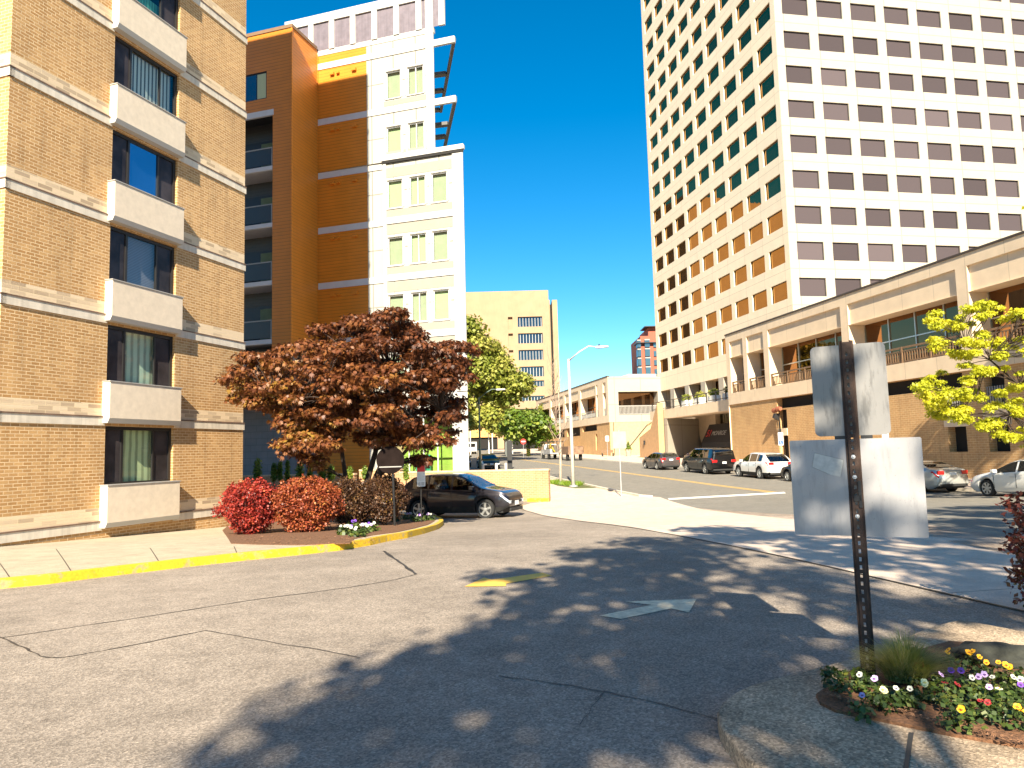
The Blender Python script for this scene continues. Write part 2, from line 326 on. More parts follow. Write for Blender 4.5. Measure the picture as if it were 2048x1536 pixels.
MT['boxp'] = simple('cream stucco panel', (.66, .56, .44), .85, var=.08, vs=6, bmp=.25, bs=35)
MT['dframe'] = simple('dark bronze frame', (.018, .017, .017), .4, var=0)
MT['alu'] = simple('aluminium', (.62, .62, .60), .35, metal=.8, var=.05)
MT['galv'] = simple('galvanised steel', (.50, .51, .52), .45, metal=.55, var=.15, vs=8)
MT['whitecon'] = panelm('white fibre panel', (.40, .39, .355), 1.45, 3.38, .035, .5, var=.04, sp_=.04)
MT['whitetrim'] = simple('white trim', (.50, .49, .465), .6, var=.03)
MT['cream'] = simple('cream infill panel', (.30, .27, .225), .7, var=.04)
MT['siding'] = sidingm('orange siding', (.60, .20, .018))
MT['siding2'] = sidingm('sun lightened orange siding', (.70, .235, .02))  # lighter copy of the orange siding, sunlit tone put into its colour
MT['greysid'] = sidingm('charcoal siding', (.035, .036, .04))
MT['louvre'] = simple('mauve louvre panel', (.165, .14, .165), .5, var=.18, vs=2.5, streak=.2)
MT['lav'] = simple('lavender grey trim', (.62, .60, .62), .6, var=.04)
MT['blind'] = simple('cream window blind', (.42, .41, .30), .7, var=.06)
MT['gconc'] = panelm('grey base block', (.24, .23, .24), .8, .4, .012, .7, off=.5, var=.12)
MT['tow'] = panelm('tower concrete', (.39, .355, .295), 3.98, 3.73, .05, .7, var=.05, sp_=.05, origin=(-1.0, -.6))  # sunlit faces: concrete darkened in colour to offset full sun
MT['towL'] = panelm('tower concrete grazing sun copy', (.86, .72, .53), 4.02, 3.73, .03, .72, var=.06, sp_=.05, origin=(1.0, -.6))  # same concrete, colour lightened for the face in weak grazing sun
MT['pod'] = panelm('podium concrete', (.78, .62, .44), 2.7, 40, .02, .7, var=.1, sp_=.06)
MT['towg'] = glassm('bronze tower glass', (.012, .010, .010), (.70, .42, .16), .42)
MT['towgR'] = glassm('mauve grey tower glass', (.084, .068, .072), (.14, .12, .13), .05, rough=.15, var=.0)  # front face panes: even mauve grey base with weak gloss
MT['podg'] = glassm('podium glass', (.012, .010, .008), (.62, .33, .16), .34)
MT['rail'] = simple('brown railing', (.20, .12, .065), .5, var=.08)
MT['greyrail'] = simple('grey railing', (.30, .29, .27), .5, var=.08)
MT['void'] = simple('dark interior', (.012, .011, .010), .9, var=0)
MT['soff'] = simple('soffit', (.42, .31, .20), .9, var=.1)
MT['asph'] = asphaltm('aged asphalt', .265, (1.14, .955, .78), patch=.2, cracks=.15)
MT['road'] = asphaltm('street asphalt', .215, (1.06, .98, .84), speck=.25, patch=.08)
MT['conc'] = asphaltm('pavement concrete', .56, (1.15, .93, .75), speck=.14, patch=.06)
MT['conc2'] = asphaltm('washed walk concrete', .47, (1.0, .84, .60), speck=.18, patch=.1)
MT['islc'] = asphaltm('exposed aggregate', .34, (1.18, .90, .62), speck=.6, patch=.38, scale=5)
MT['ypaint'] = wornpaint()
MT['yline'] = simple('yellow road line', (.80, .48, .08), .7, var=.12, vs=5)
MT['wline'] = simple('white road line', (.78, .76, .70), .7, var=.15, vs=6)
MT['tar'] = simple('crack sealant', (.045, .042, .04), .6, var=.3, vs=9)
MT['mulch'] = simple('bark mulch', (.16, .075, .035), .95, var=.6, vs=45, bmp=1, bs=60)
MT['grass'] = leafm('lawn', [(0, (.10, .20, .01)), (1, (.25, .35, .03))])
MT['bark'] = simple('dark bark', (.04, .026, .02), .9, var=.3, vs=9, bmp=.8, bs=22)
MT['barkl'] = simple('pale bark', (.42, .36, .28), .9, var=.25, vs=7, bmp=.5, bs=22)
MT['black'] = simple('black', (.015, .015, .016), .5, var=0)
MT['rubber'] = simple('tyre rubber', (.022, .022, .022), .85, var=.1)
MT['alloy'] = simple('alloy wheel', (.62, .62, .60), .3, metal=.7, var=0)
MT['cglass'] = glassm('car glass', (.012, .014, .014), (.9, .95, 1), .10)
MT['plas'] = simple('black plastic trim', (.02, .02, .02), .65, var=0)
MT['red'] = simple('red lamp lens', (.55, .012, .012), .15, var=0)
MT['lens'] = simple('clear lamp lens', (.75, .78, .80), .08, metal=.3, var=0)
MT['plate'] = simple('number plate', (.75, .75, .74), .5, var=0)
MT['signw'] = simple('white sign face', (.8, .8, .78), .5, var=.03)
MT['signr'] = simple('red sign face', (.65, .02, .02), .45, var=.03)
MT['signb'] = simple('blue sign face', (.02, .10, .45), .45, var=0)
MT['rust'] = simple('rusty channel steel', (.045, .026, .019), .8, metal=.1, var=.5, vs=18, bmp=.4)
def paint(name, col, coat=1, rough=.35, metal=.2): return simple(name, col, rough, metal=metal, var=0, coat=coat)
# ================================================================ ground, roads, walks
sheet('ground', [(-260, -58), (330, -58), (330, 1500), (-260, 1500)], 0, MT['asph'])
sheet('street', [(12.8, 34.2), (13.4, 33.8), (12.0, 27), (10.05, 16.7), (9.35, 11.4), (8.6, 8.6), (8.2, 0), (8.2, -40), (26.8, -40), (26.8, 320), (12.8, 320)], .004, MT['road'])
sheet('pavement', [(5.85, -30), (8.2, -30), (8.2, 0), (8.6, 8.6), (9.35, 11.4), (10.05, 16.7), (12.0, 27), (13.4, 33.8), (12.9, 35.2), (12.7, 37), (12.7, 66), (7.97, 66), (7.97, 34), (6.9, 33.2), (6.05, 31.5), (5.85, 29)], .010, MT['conc'])
sheet('far_pavement', [(26.95, -40), (60, -40), (60, 240), (26.95, 240)], .13, MT['conc'], thick=.3)
sheet('far_kerb', [(26.78, -40), (26.95, -40), (26.95, 240), (26.78, 240)], .135, MT['ledge'], thick=.4)
sheet('near_kerb', dense([(12.62, 34.6), (12.62, 66)], 3)+dense([(12.8, 66), (12.8, 34.6), (13.1, 34.0)], 3), .10, MT['ledge'], thick=.3)
sheet('left_pavement', [(7.97, 66), (12.7, 66), (12.7, 70), (12.7, 150), (7.97, 150)], .006, MT['road'])
# verge
vp = pxp([(1098, 962), (1128, 964), (1180, 972), (1205, 976), (1150, 977), (1115, 972), (1098, 966)])
sheet('verge_soil', vp, .016, simple('lawn soil', (.10, .11, .03), .95, var=.4, vs=20))
# road paint
for t0 in (19.30, 19.62): sheet('yellow_centre_line', [(t0, 34), (t0+.12, 34), (t0+.12, 240), (t0, 240)], .009, MT['yline'])
sheet('stop_line', pxp([(1336, 997), (1338, 1000), (1572, 987), (1568, 984)]), .009, MT['wline'])
sheet('yellow_arrow_marking', pxp([(929, 1174), (968, 1156), (984, 1160), (1085, 1146), (1104, 1152), (1012, 1168), (1012, 1173)]), .006, MT['yline'])
sheet('white_arrow_marking', pxp([(1200, 1232), (1303, 1211), (1250, 1204), (1393, 1199), (1378, 1226), (1343, 1218), (1242, 1239)]), .006, simple('faded sun tinted white paint', (.70, .60, .42), .8, var=.25, vs=14))  # warm cream of sunlight is put into the arrow's white
sheet('yellow_driveway_line', pxp([(1030, 1012), (1032, 1016), (1110, 1008), (1108, 1004)]), .005, MT['yline'])
# seams and patch joints
def crack(px, wd, nm='asphalt_joint'): sheet(nm, ribbon(dense(pxp(px), 6, .012), wd, .45), .0035, MT['tar'])
crack([(0, 1276), (250, 1240), (500, 1201), (700, 1175), (790, 1160), (832, 1149)], .022)
crack([(832, 1149), (800, 1125), (768, 1102)], .05)
crack([(0, 1273), (45, 1295), (90, 1316), (130, 1315), (270, 1290), (412, 1261)], .018)
crack([(412, 1261), (520, 1281), (640, 1300), (720, 1316)], .012)
crack([(1000, 1352), (1140, 1372), (1300, 1402), (1440, 1440)], .014)
crack([(1130, 1400), (1190, 1400), (1210, 1385), (1160, 1450)], .006)
for s0 in (2.5, 6.9, 12.1, 18.2, 24.6, 30.1): sheet('pavement_joint', [(5.9, s0), (8.4+max(0, s0-6)*.14, s0), (8.4+max(0, s0-6)*.14, s0+.012), (5.9, s0+.012)], .0125, MT['tar'])
sheet('pavement_edge_joint', ribbon(dense([(5.85, -20), (5.85, 31)], 60, .01), .03, .5), .0125, MT['tar'])
# ---- left walk, mulch bed and its yellow kerb
kerb_px = [(-140, 1196), (0, 1178), (100, 1168), (200, 1155), (300, 1143), (400, 1131), (500, 1120), (600, 1110), (680, 1101), (740, 1091), (775, 1083), (815, 1076), (850, 1067), (875, 1059), (887, 1050), (884, 1043), (868, 1037)]
kp = pxp(kerb_px); kp += [(kp[-1][0]-.6, kp[-1][1]+.9), (kp[-1][0]-2.5, kp[-1][1]+2.0), (kp[-1][0]-9, kp[-1][1]+3.2)]
def offs(P, d):
    out = []
    for i in range(len(P)):
        a = np.array(P[max(i-1, 0)]); b = np.array(P[min(i+1, len(P)-1)]); v = b-a; v /= np.linalg.norm(v); out.append(tuple(np.array(P[i])+d*np.array([-v[1], v[0]])))
    return out
inner = offs(kp, .13)
def sec(a, b, nm='yellow_kerb'):
    sheet(nm, kp[a:b+1]+inner[a:b+1][::-1], .135, MT['ypaint'], thick=.3, bevel=.02)
sec(0, 10); sec(10, 12); sec(12, len(kp)-1)
fac = [w2C(A2w(-15.9, a)) for a in (20.9, 12, 6)]
sheet('left_walk', inner[:17]+[w2C(A2w(-12, 26.5)), w2C(A2w(-15.9, 26.5))]+fac+[w2C(A2w(-22, 6))], .125, MT['conc2'], thick=.2)
for pa, pb in (((143, 1144), (112, 1098)), ((318, 1124), (300, 1096)), ((474, 1107), (468, 1093)), ((20, 1156), (-20, 1102))):
    sheet('walk_joint', ribbon([w2C(gp(*pa, .125)), w2C(gp(*pb, .125))], .014), .1285, MT['tar'])
sheet('mulch_bed', [w2C(gp(*q, .14)) for q in ((462, 1086), (520, 1088), (600, 1089), (700, 1086))]+offs(kp, .36)[9:11]+offs(kp, .26)[11:17]+[w2C(gp(*q, .14)) for q in ((790, 1028), (690, 1014), (560, 1014), (470, 1030), (445, 1060))], .138, MT['mulch'], thick=.012)
sheet('driveway_yellow_kerb', [w2C(A2w(-9.9, 33.45)), w2C(A2w(-8.85, 33.45)), w2C(A2w(-8.85, 33.68)), w2C(A2w(-9.9, 33.68))], .16, MT['ypaint'], thick=.3)
sheet('driveway_yellow_kerb', [w2C(A2w(-17.5, 33.25)), w2C(A2w(-10.6, 33.45)), w2C(A2w(-10.6, 33.68)), w2C(A2w(-17.5, 33.5))], .14, MT['ypaint'], thick=.3)
# ================================================================ brick apartment block (left)
def A_thing(name, label, cat, n, a): return thing(name, label, cat, A2w(n, a, 0), -YA), (n, a, 0)
BB, BO = A_thing('brick_apartment_block', 'tan brick apartment block with a column of windows above cream panels', 'building', -15.93, 12.2)
FL = 2.70; XW = -15.93; NF = 13; TOPZ = 36.0
m = MB(BO)
wh = [(15.15, 17.56, .98+FL*k, 2.52+FL*k) for k in range(NF)]
m.holed(0, XW, 12.2, 20.7, -1.6, TOPZ, wh, -.14)
m.face([(XW, 12.2, -1.6), (XW, 12.2, TOPZ), (-34, 12.2, TOPZ), (-34, 12.2, -1.6)]); m.face([(XW, 20.7, -1.6), (-34, 20.7, -1.6), (-34, 20.7, TOPZ), (XW, 20.7, TOPZ)])
m.face([(-34, 12.2, -1.6), (-34, 12.2, TOPZ), (-34, 20.7, TOPZ), (-34, 20.7, -1.6)]); m.face([(XW, 12.2, TOPZ), (XW, 20.7, TOPZ), (-34, 20.7, TOPZ), (-34, 12.2, TOPZ)])
m.build('wall', MT['brick'], BB)
for k in range(NF):
    z = -.06+FL*k
    for side in (0, 1):
        m = MB(BO); a0, a1 = ((12.17, 15.1), (17.58, 20.73))[side]
        m.box(XW-.05, XW+.035, a0, a1, z-.11, z+.10)
        if side == 0: m.box(-34, XW+.035, 12.165, 12.3, z-.11, z+.10)
        m.build('band', MT['ledge'], BB)
        m = MB(BO); m.box(XW-.05, XW+.05, a0, a1, z+.10, z+.135)
        if side == 0: m.box(-34, XW+.05, 12.15, 12.3, z+.10, z+.135)
        m.build('drip_edge', simple('drip edge', (.16, .10, .07), .7, var=.3) if (k+side) == 0 else bpy.data.materials['drip edge'], BB)
curt = {0: ('sheer', (.9, .88, .55)), 1: ('sheer', (.8, .85, .72)), 2: ('slat', (.30, .25, .34)), 3: ('none', None), 4: ('vert', (.72, .69, .68)), 5: ('teal', (.10, .42, .34)), 6: ('slat', (.4, .38, .38))}
MT['pane'] = glassm('dark window pane', (.012, .013, .014), (.8, .9, 1), .12, var=.4); MT['screen'] = glassm('screened pane', (.040, .034, .036), (.5, .5, .55), .05, rough=.25, var=.5); MT['clear'] = clearglass('clear pane')
MT['bluepane'] = glassm('sky tinted pane', (.01, .03, .09), (.5, .75, 1), .45, var=.3)  # blue of the reflected sky is put into the pane's own colour
def curtm(nm, col, kind):
    m_, t, b = nodes(nm); uv = UVc(t); sx = N(t, 'ShaderNodeSeparateXYZ'); t.links.new(uv, sx.inputs[0])
    wv = N(t, 'ShaderNodeTexWave', wave_type='BANDS', bands_direction='X' if kind != 'slat' else 'Y', _Scale={'vert': 2.2, 'sheer': 1.4, 'slat': 7, 'teal': 3}[kind], _Distortion=1.2 if kind in ('sheer', 'teal') else .1)
    t.links.new(uv, wv.inputs[0]); r = ramp(t, wv.outputs[0], [(0.1, tuple(x*(.12 if kind == 'vert' else .55) for x in col)), (.6, col)]); t.links.new(r.outputs[0], b.inputs['Base Color']); b.inputs['Roughness'].default_value = .9; return m_
CM = {}
for k in range(NF):
    z0, z1 = .98+FL*k, 2.52+FL*k; org = BO
    wf = MB(org); x0 = XW-.14
    wf.box(x0, x0+.06, 15.15, 15.21, z0, z1); wf.box(x0, x0+.06, 17.47, 17.56, z0, z1); wf.box(x0, x0+.065, 15.21, 17.47, z1-.09, z1); wf.box(x0, x0+.065, 15.21, 17.47, z0, z0+.06)
    wf.box(x0, x0+.055, 15.76, 15.83, z0+.06, z1-.09); wf.box(x0, x0+.055, 16.86, 16.91, z0+.06, z1-.09)
    wo = wf.build('window', MT['dframe'], BB)
    kind, cc = curt.get(k, ('slat', (.4, .38, .38)))
    for (a, b, mt) in ((15.21, 15.76, 'screen'), (15.83, 16.86, 'clear' if kind != 'none' else 'bluepane'), (16.91, 17.47, 'screen' if k not in (4,) else 'clear')):
        g = MB(org); g.face([(x0+.02, a, z0+.06), (x0+.02, b, z0+.06), (x0+.02, b, z1-.09), (x0+.02, a, z1-.09)]); g.build('pane', MT[mt], wo)
    if kind != 'none':
        if kind+str(cc) not in CM: CM[kind+str(cc)] = curtm('curtain '+kind+str(k), cc, kind)
        g = MB(org); top = z1-.06 if kind != 'teal' else z0+.75; g.face([(x0-.12, 15.5, z0), (x0-.12, 17.5, z0), (x0-.12, 17.5, top), (x0-.12, 15.5, top)]); g.build('curtain', CM[kind+str(cc)], wo)
    g = MB(org); g.box(x0-.9, x0-.8, 14.9, 17.8, z0-.3, z1+.2); g.build('room_back', MT['void'], wo)
    g = MB(org); xo = XW+.25; zb, zt = -.09+FL*k, .965+FL*k
    g.box(XW-.02, xo, 15.03, 17.58, zb+.10, zt)
    g.build('panel_box', MT['boxp'], BB, bevel=.01)
    g = MB(org); g.prism([(XW-.01, zb-.02), (xo-.05, zb-.02), (xo+.012, zb+.098), (XW-.01, zb+.098)], 1, 15.02, 17.59); g.build('panel_sill', MT['whitetrim'], BB)
    g = MB(org); g.box(XW-.01, xo+.02, 15.01, 17.6, zt+.002, zt+.03); g.build('cap', simple('grey flashing', (.36, .34, .32), .6) if k == 0 else bpy.data.materials['grey flashing'], BB)
# ================================================================ white and orange apartment building
AW = 37.89; WB, WO = A_thing('white_orange_apartment_building', 'white panel apartment building with an orange sided corner bay', 'building', -14.42, AW)
m = MB(WO)
wins = []   # (n0,n1,z0,z1)
for z in (22.65, 19.22): wins += [(-19.25, -18.32, z, z+1.66), (-17.85, -16.85, z, z+1.68)]
lows = []
for i in range(4):
    z = 15.9-3.41*i; lows += [(-19.17, -18.22, z, z+1.66), (-17.74, -16.76, z, z+1.68), (-16.36, -15.42, z, z+1.70)]
m.holed(1, AW, -20.55, -16.15, 18.95, 28.75, wins, .14)
m.holed(1, AW-.15, -19.42, -14.42, 5.2, 18.75, lows, .14)
m.face([(-20.55, AW, -1.5), (-19.42, AW, -1.5), (-19.42, AW, 18.95), (-20.55, AW, 18.95)])
m.face([(-19.42, AW-.15, 5.2), (-19.42, AW+.1, 5.2), (-19.42, AW+.1, 18.75), (-19.42, AW-.15, 18.75)])
# body behind: the street side runs along the street grid
def stl(n, a, L): t, s = w2C(A2w(n, a)); return w2A(C2w(t, s+L))
e1 = stl(-14.42, AW-.15, 26); e2 = stl(-16.15, AW, 26)
m.face([(-14.42, AW-.15, -1.5), (e1[0], e1[1], -1.5), (e1[0], e1[1], 18.75), (-14.42, AW-.15, 18.75)])
m.face([(-16.15, AW, 18.75), (e2[0], e2[1], 18.75), (e2[0], e2[1], 28.75), (-16.15, AW, 28.75)])
m.face([(-45, AW+.5, 28.7), (-16.15, AW, 28.7), (e2[0], e2[1], 28.7), (-46, e2[1], 28.7)]); m.face([(-19.42, AW-.15, 18.75), (-14.42, AW-.15, 18.75), (e1[0], e1[1], 18.75), (-45, e1[1], 18.75), (-45, AW+.4, 18.75)])
m.build('wall', MT['whitecon'], WB)
m = MB(WO); 
for z in (22.65, 19.22): pass
m.face([(-24.0, AW, 24.2), (-20.552, AW, 24.2), (-20.552, AW, 26.5), (-24.0, AW, 26.5)]); m.face([(-24.0, AW, -1.5), (-20.552, AW, -1.5), (-20.552, AW, 24.2), (-24.0, AW, 24.2)])
m.build('orange_cladding', MT['siding2'], WB)
for i, z in enumerate((25.3, 21.75, 18.36, 14.94, 11.55, 8.13)):   # white floor bands
    m = MB(WO); m.box(-23.98, -20.5, AW-.05, AW+.02, z, z+.38); m.build('floor_band', MT['lav'], WB)
    m = MB(WO)
    if z > 18.5: m.box(-20.49, -16.13, AW-.05, AW+.02, z, z+.38)
    else: m.box(-20.49, -19.44, AW-.05, AW+.02, z, z+.38)
    if z < 18: m.box(-19.2, -15.05, AW-.21, AW-.13, z+.02, z+.40)
    m.build('floor_band', MT['whitetrim'], WB)
m = MB(WO); m.box(-19.5, -14.30, AW-.30, AW-.1, 18.76, 18.98); m.box(-19.36, -14.34, AW-.26, AW-.14, 18.98, 19.06); m.box(-19.42, -16.1, AW-.14, AW-.01, 18.98, 19.03); m.build('cornice', MT['whitetrim'], WB)
m = MB(WO); m.box(-19.45, -14.36, AW-.28, AW-.151, 18.60, 18.756); m.build('cornice_shade_strip', MT['dframe'], WB)  # solid dark strip put in as the shade below the cornice
m = MB(WO); m.box(-15.04, -14.40, AW-.23, AW-.14, 5.0, 18.6); m.box(-19.42, -19.22, AW-.23, AW-.14, 5.0, 18.6); m.build('corner_pilaster', MT['whitetrim'], WB)
m = MB(WO); m.box(-16.62, -16.14, AW-.09, AW+.01, 19.06, 28.3); m.build('corner_pilaster', MT['whitetrim'], WB)
m = MB(WO); m.tube([(-19.33, AW-.29, 5), (-19.33, AW-.29, 18.5)], .05); m.build('downpipe', MT['whitetrim'], WB)
# attic strip with mauve panels
m = MB(WO); m.box(-26.2, -16.12, AW-.12, AW+.3, 28.32, 28.86); m.box(-26, -16.13, AW-.03, AW+.2, 26.2, 26.52)
for k in range(7): m.box(-25.62+1.46*k+1.10, -25.62+1.46*k+1.46, AW-.10, AW+.05, 26.5, 28.33)
m.build('attic_frame', MT['whitetrim'], WB)
for k in range(7):
    m = MB(WO); m.face([(-25.62+1.46*k, AW-.02, 26.52), (-25.62+1.46*k+1.10, AW-.02, 26.52), (-25.62+1.46*k+1.10, AW-.02, 28.33), (-25.62+1.46*k, AW-.02, 28.33)]); m.build('attic_louvre', MT['louvre'], WB)
# cream infill fields around the windows, sills, frames, blinds
def apt_window(n0, n1, z0, z1, y, two, slat):
    f = MB(WO); d = y+.12
    f.box(n0, n0+.045, d-.06, d, z0, z1); f.box(n1-.045, n1, d-.06, d, z0, z1); f.box(n0+.045, n1-.045, d-.06, d, z1-.045, z1); f.box(n0+.045, n1-.045, d-.06, d, z0, z0+.045)
    if two: f.box((n0+n1)/2-.025, (n0+n1)/2+.025, d-.055, d, z0+.045, z1-.045)
    w_ = f.build('window', MT['lav'], WB)
    g = MB(WO); g.face([(n0, d-.02, z0), (n1, d-.02, z0), (n1, d-.02, z1), (n0, d-.02, z1)]); g.build('pane', MT['clear'], w_)
    g = MB(WO); g.face([(n0, d+.12, z0), (n1, d+.12, z0), (n1, d+.12, z1-.02), (n0, d+.12, z1-.02)]); g.build('blind', MT['blindslat'] if slat else MT['blind'], w_)
    g = MB(WO); g.box(n0-.06, n1+.06, y-.05, y-.002, z0-.07, z0-.01); g.build('sill', MT['whitetrim'], w_)
    g = MB(WO)
    for a_, b_ in ((n0-.14, n0-.03), (n1+.03, n1+.14)): g.box(a_, b_, y-.03, y-.001, z0-.0, z1+.03)
    g.box(n0-.14, n1+.14, y-.03, y-.001, z1+.03, z1+.12); g.build('window_surround', MT['whitetrim'], w_)
def stripes(nm, c1, c2, sc_):
    m_, t, b = nodes(nm); uv = UVc(t); wv = N(t, 'ShaderNodeTexWave', wave_type='BANDS', bands_direction='Y', _Scale=sc_); t.links.new(uv, wv.inputs[0]); r = ramp(t, wv.outputs[0], [(.2, c1), (.6, c2)]); t.links.new(r.outputs[0], b.inputs['Base Color']); b.inputs['Roughness'].default_value = .8; return m_
MT['blindslat'] = stripes('slatted blind', (.36, .40, .22), (.62, .66, .42), 5)
for i, q in enumerate(wins): apt_window(*q, AW, i % 2, i % 3 == 2)
for i, q in enumerate(lows): apt_window(*q, AW-.15, i % 3 == 1, i in (0, 1, 8, 4))
for z in (22.2, 18.98+.1):
    m = MB(WO); m.face([(-19.4, AW-.012, z), (-16.65, AW-.012, z), (-16.65, AW-.012, z+.3), (-19.4, AW-.012, z+.3)]); m.build('infill_panel', MT['cream'], WB)
for i in range(4):
    z = 15.9-3.41*i; m = MB(WO); m.face([(-19.2, AW-.165, z+1.85), (-15.1, AW-.165, z+1.85), (-15.1, AW-.165, z+2.42), (-19.2, AW-.165, z+2.42)]); m.build('infill_panel', MT['cream'], WB); m = MB(WO); m.face([(-19.2, AW-.165, z-.55), (-15.1, AW-.165, z-.55), (-15.1, AW-.165, z-.12), (-19.2, AW-.165, z-.12)]); m.build('infill_panel', MT['cream'], WB)
# vents on the orange wall
for z in (24.85, 21.3, 17.95, 14.55, 11.1):
    for n_, s_ in ((-22.85, .13), (-22.45, .09), (-21.35, .14)):
        m = MB(WO); m.box(n_-s_, n_+s_, AW-.16, AW-.001, z-s_*.5, z+s_*.7); m.build('wall_vent', MT['siding2'], WB)
# roof trellis (brise-soleil) at two levels, running back along the street side
for z in (25.32, 21.72):
    p0 = (-16.14, AW); out = 1.32; L = 9 if z > 24 else 7.5
    m = MB(WO); m.box(-16.14, -14.82, AW-.05, AW+.12, z, z+.38); m.build('trellis_beam', MT['whitetrim'], WB)
    m = MB(WO); q0 = (-14.9, AW+.12); q1 = stl(*q0, L); 
    m.prism([(q0[0]-.10, q0[1]), (q0[0]+.10, q0[1]), (q1[0]+.10, q1[1]), (q1[0]-.10, q1[1])], 2, z+.08, z+.33)
    for fr in (.42, .66, .97):
        a = stl(-16.14, AW, L*fr); b = stl(*q0, L*fr); m.prism([(a[0], a[1]-.18), (b[0]-.1, b[1]-.18), (b[0]-.1, b[1]+.18), (a[0], a[1]+.18)], 2, z+.10, z+.30)
    m.build('trellis', simple('trellis steel', (.10, .095, .09), .5) if z > 24 else bpy.data.materials['trellis steel'], WB)
# orange corner bay
AB = 35.15; m = MB(WO)
rec = (-31, -25.17, 7.6, 21.75, 1.5)
m.holed(1, AB, -33, -23.9, 7.4, 26.55, [rec, (-27.3, -25.6, 22.55, 24.2, .12)], .12, 0, 1)
m.face([(-23.9, AB, 7.4), (-23.9, AW, 7.4), (-23.9, AW, 26.55), (-23.9, AB, 26.55)], 0)
m.face([(-33, AB, 7.4), (-33, AW, 7.4), (-23.9, AW, 7.4), (-23.9, AB, 7.4)], 1); m.face([(-33, AB, 26.5), (-33, AW, 26.5), (-23.9, AW, 26.5), (-23.9, AB, 26.5)], 1)
m.build('corner_bay', [MT['siding'], MT['greysid']], WB)
m = MB(WO); m.box(-33, -23.84, AB-.05, AB+.06, 26.55, 26.75); m.box(-23.96, -23.84, AB+.06, AW-.13, 26.55, 26.75); m.build('bay_coping', MT['rail'], WB)
m = MB(WO); m.box(-23.94, -23.86, AB-.03, AB+.05, 7.4, 26.54); m.box(-23.94, -23.86, AW-.08, AW-.06, 7.4, 26.3); m.build('corner_trim', MT['siding2'], WB)
m = MB(WO); m.box(-33, -25.1, AB-.04, AB+.1, 21.45, 21.8); m.build('recess_lintel', MT['lav'], WB)
m = MB(WO); m.face([(-33, AB+1.5, 7.4), (-25.17, AB+1.5, 7.4), (-25.17, AB+1.5, 21.8), (-33, AB+1.5, 21.8)]); m.build('recess_wall', MT['greysid'], WB)
wd = MB(WO); wd.box(-27.3, -25.6, AB+.06, AB+.12, 22.55, 24.2); w_ = wd.build('window', MT['dframe'], WB)
for a_, b_, mt in ((-27.2, -26.35, 'pane'), (-26.28, -25.68, 'blindslat')): g = MB(WO); g.face([(a_, AB+.055, 22.62), (b_, AB+.055, 22.62), (b_, AB+.055, 24.12), (a_, AB+.055, 24.12)]); g.build('pane', MT[mt], w_)
MT['balg'] = simple('smoked balcony glass', (.035, .036, .036), .35, var=.05)
for k in range(4):
    z = 18.43-3.38*k
    m = MB(WO); m.box(-33, -25.17, AB+.02, AB+1.5, z-.28, z); m.box(-33, -25.18, AB-.03, AB+.02, z-.26, z-.02); b_ = m.build('balcony', MT['lav'] if k else MT['lav'], WB)
    m = MB(WO); m.box(-32, -25.25, AB+.03, AB+.05, z+.08, z+1.05); m.build('balcony_glass', MT['balg'], b_)
    m = MB(WO); m.box(-32, -25.2, AB+.01, AB+.07, z+1.05, z+1.12); m.box(-25.26, -25.2, AB+.01, AB+.07, z, z+1.05); m.build('handrail', MT['greyrail'], b_)
    m = MB(WO); m.box(-28.6, -25.75, AB+1.44, AB+1.49, z, z+2.25); d_ = m.build('sliding_door', MT['dframe'], WB)
    m = MB(WO); m.face([(-27.0, AB+1.43, z+.1), (-26.0, AB+1.43, z+.1), (-26.0, AB+1.43, z+2.1), (-27.0, AB+1.43, z+2.1)]); m.build('blind', simple('green blind', (.16, .22, .14), .8) if k == 0 else bpy.data.materials['green blind'], d_)
# ground floor: grey block base and glass shopfront
m = MB(WO); m.box(-36, -19.6, AW+.3, AW+.8, -1.6, 7.35); m.build('base_wall', MT['gconc'], WB)
m = MB(WO); m.box(-36, -24.0, AB+.3, AB+.5, 4.6, 7.38); m.build('bay_base', MT['gconc'], WB)
m = MB(WO); m.holed(1, AW-.15, -19.42, -14.42, -1.5, 5.2, [(-19.0, -15.35, -1.2, 3.7)], .3); m.build('shopfront_wall', MT['whitetrim'], WB)
m = MB(WO)
for n_ in (-19.0, -18.1, -17.2, -16.35, -15.42): m.box(n_, n_+.07, AW, AW+.08, -1.2, 3.7)
m.box(-19, -15.35, AW, AW+.08, 2.1, 2.18); m.box(-19, -15.35, AW-.02, AW+.1, 3.62, 3.7); sf = m.build('shopfront', MT['whitetrim'], WB)
m = MB(WO); m.face([(-19, AW+.04, -1.2), (-15.35, AW+.04, -1.2), (-15.35, AW+.04, 3.7), (-19, AW+.04, 3.7)]); m.build('shop_glass', clearglass('shop glass', (.75, .9, .7), .2), sf)
m = MB(WO); m.box(-19, -15.2, AW+1.3, AW+1.4, -1.2, 3.8); m.build('shop_interior_wall', simple('lime wall', (.50, .58, .16), .8, var=.3, vs=1), sf)
m = MB(WO); m.box(-17.9, -17.0, AW+.5, AW+.6, -1, 1.55); m.build('teal_screen', simple('teal screen', (.02, .42, .36), .5), sf)
m = MB(WO); m.box(-19, -15.2, AW+.1, AW+1.4, 3.72, 3.8); m.build('shop_ceiling', MT['cream'], sf)
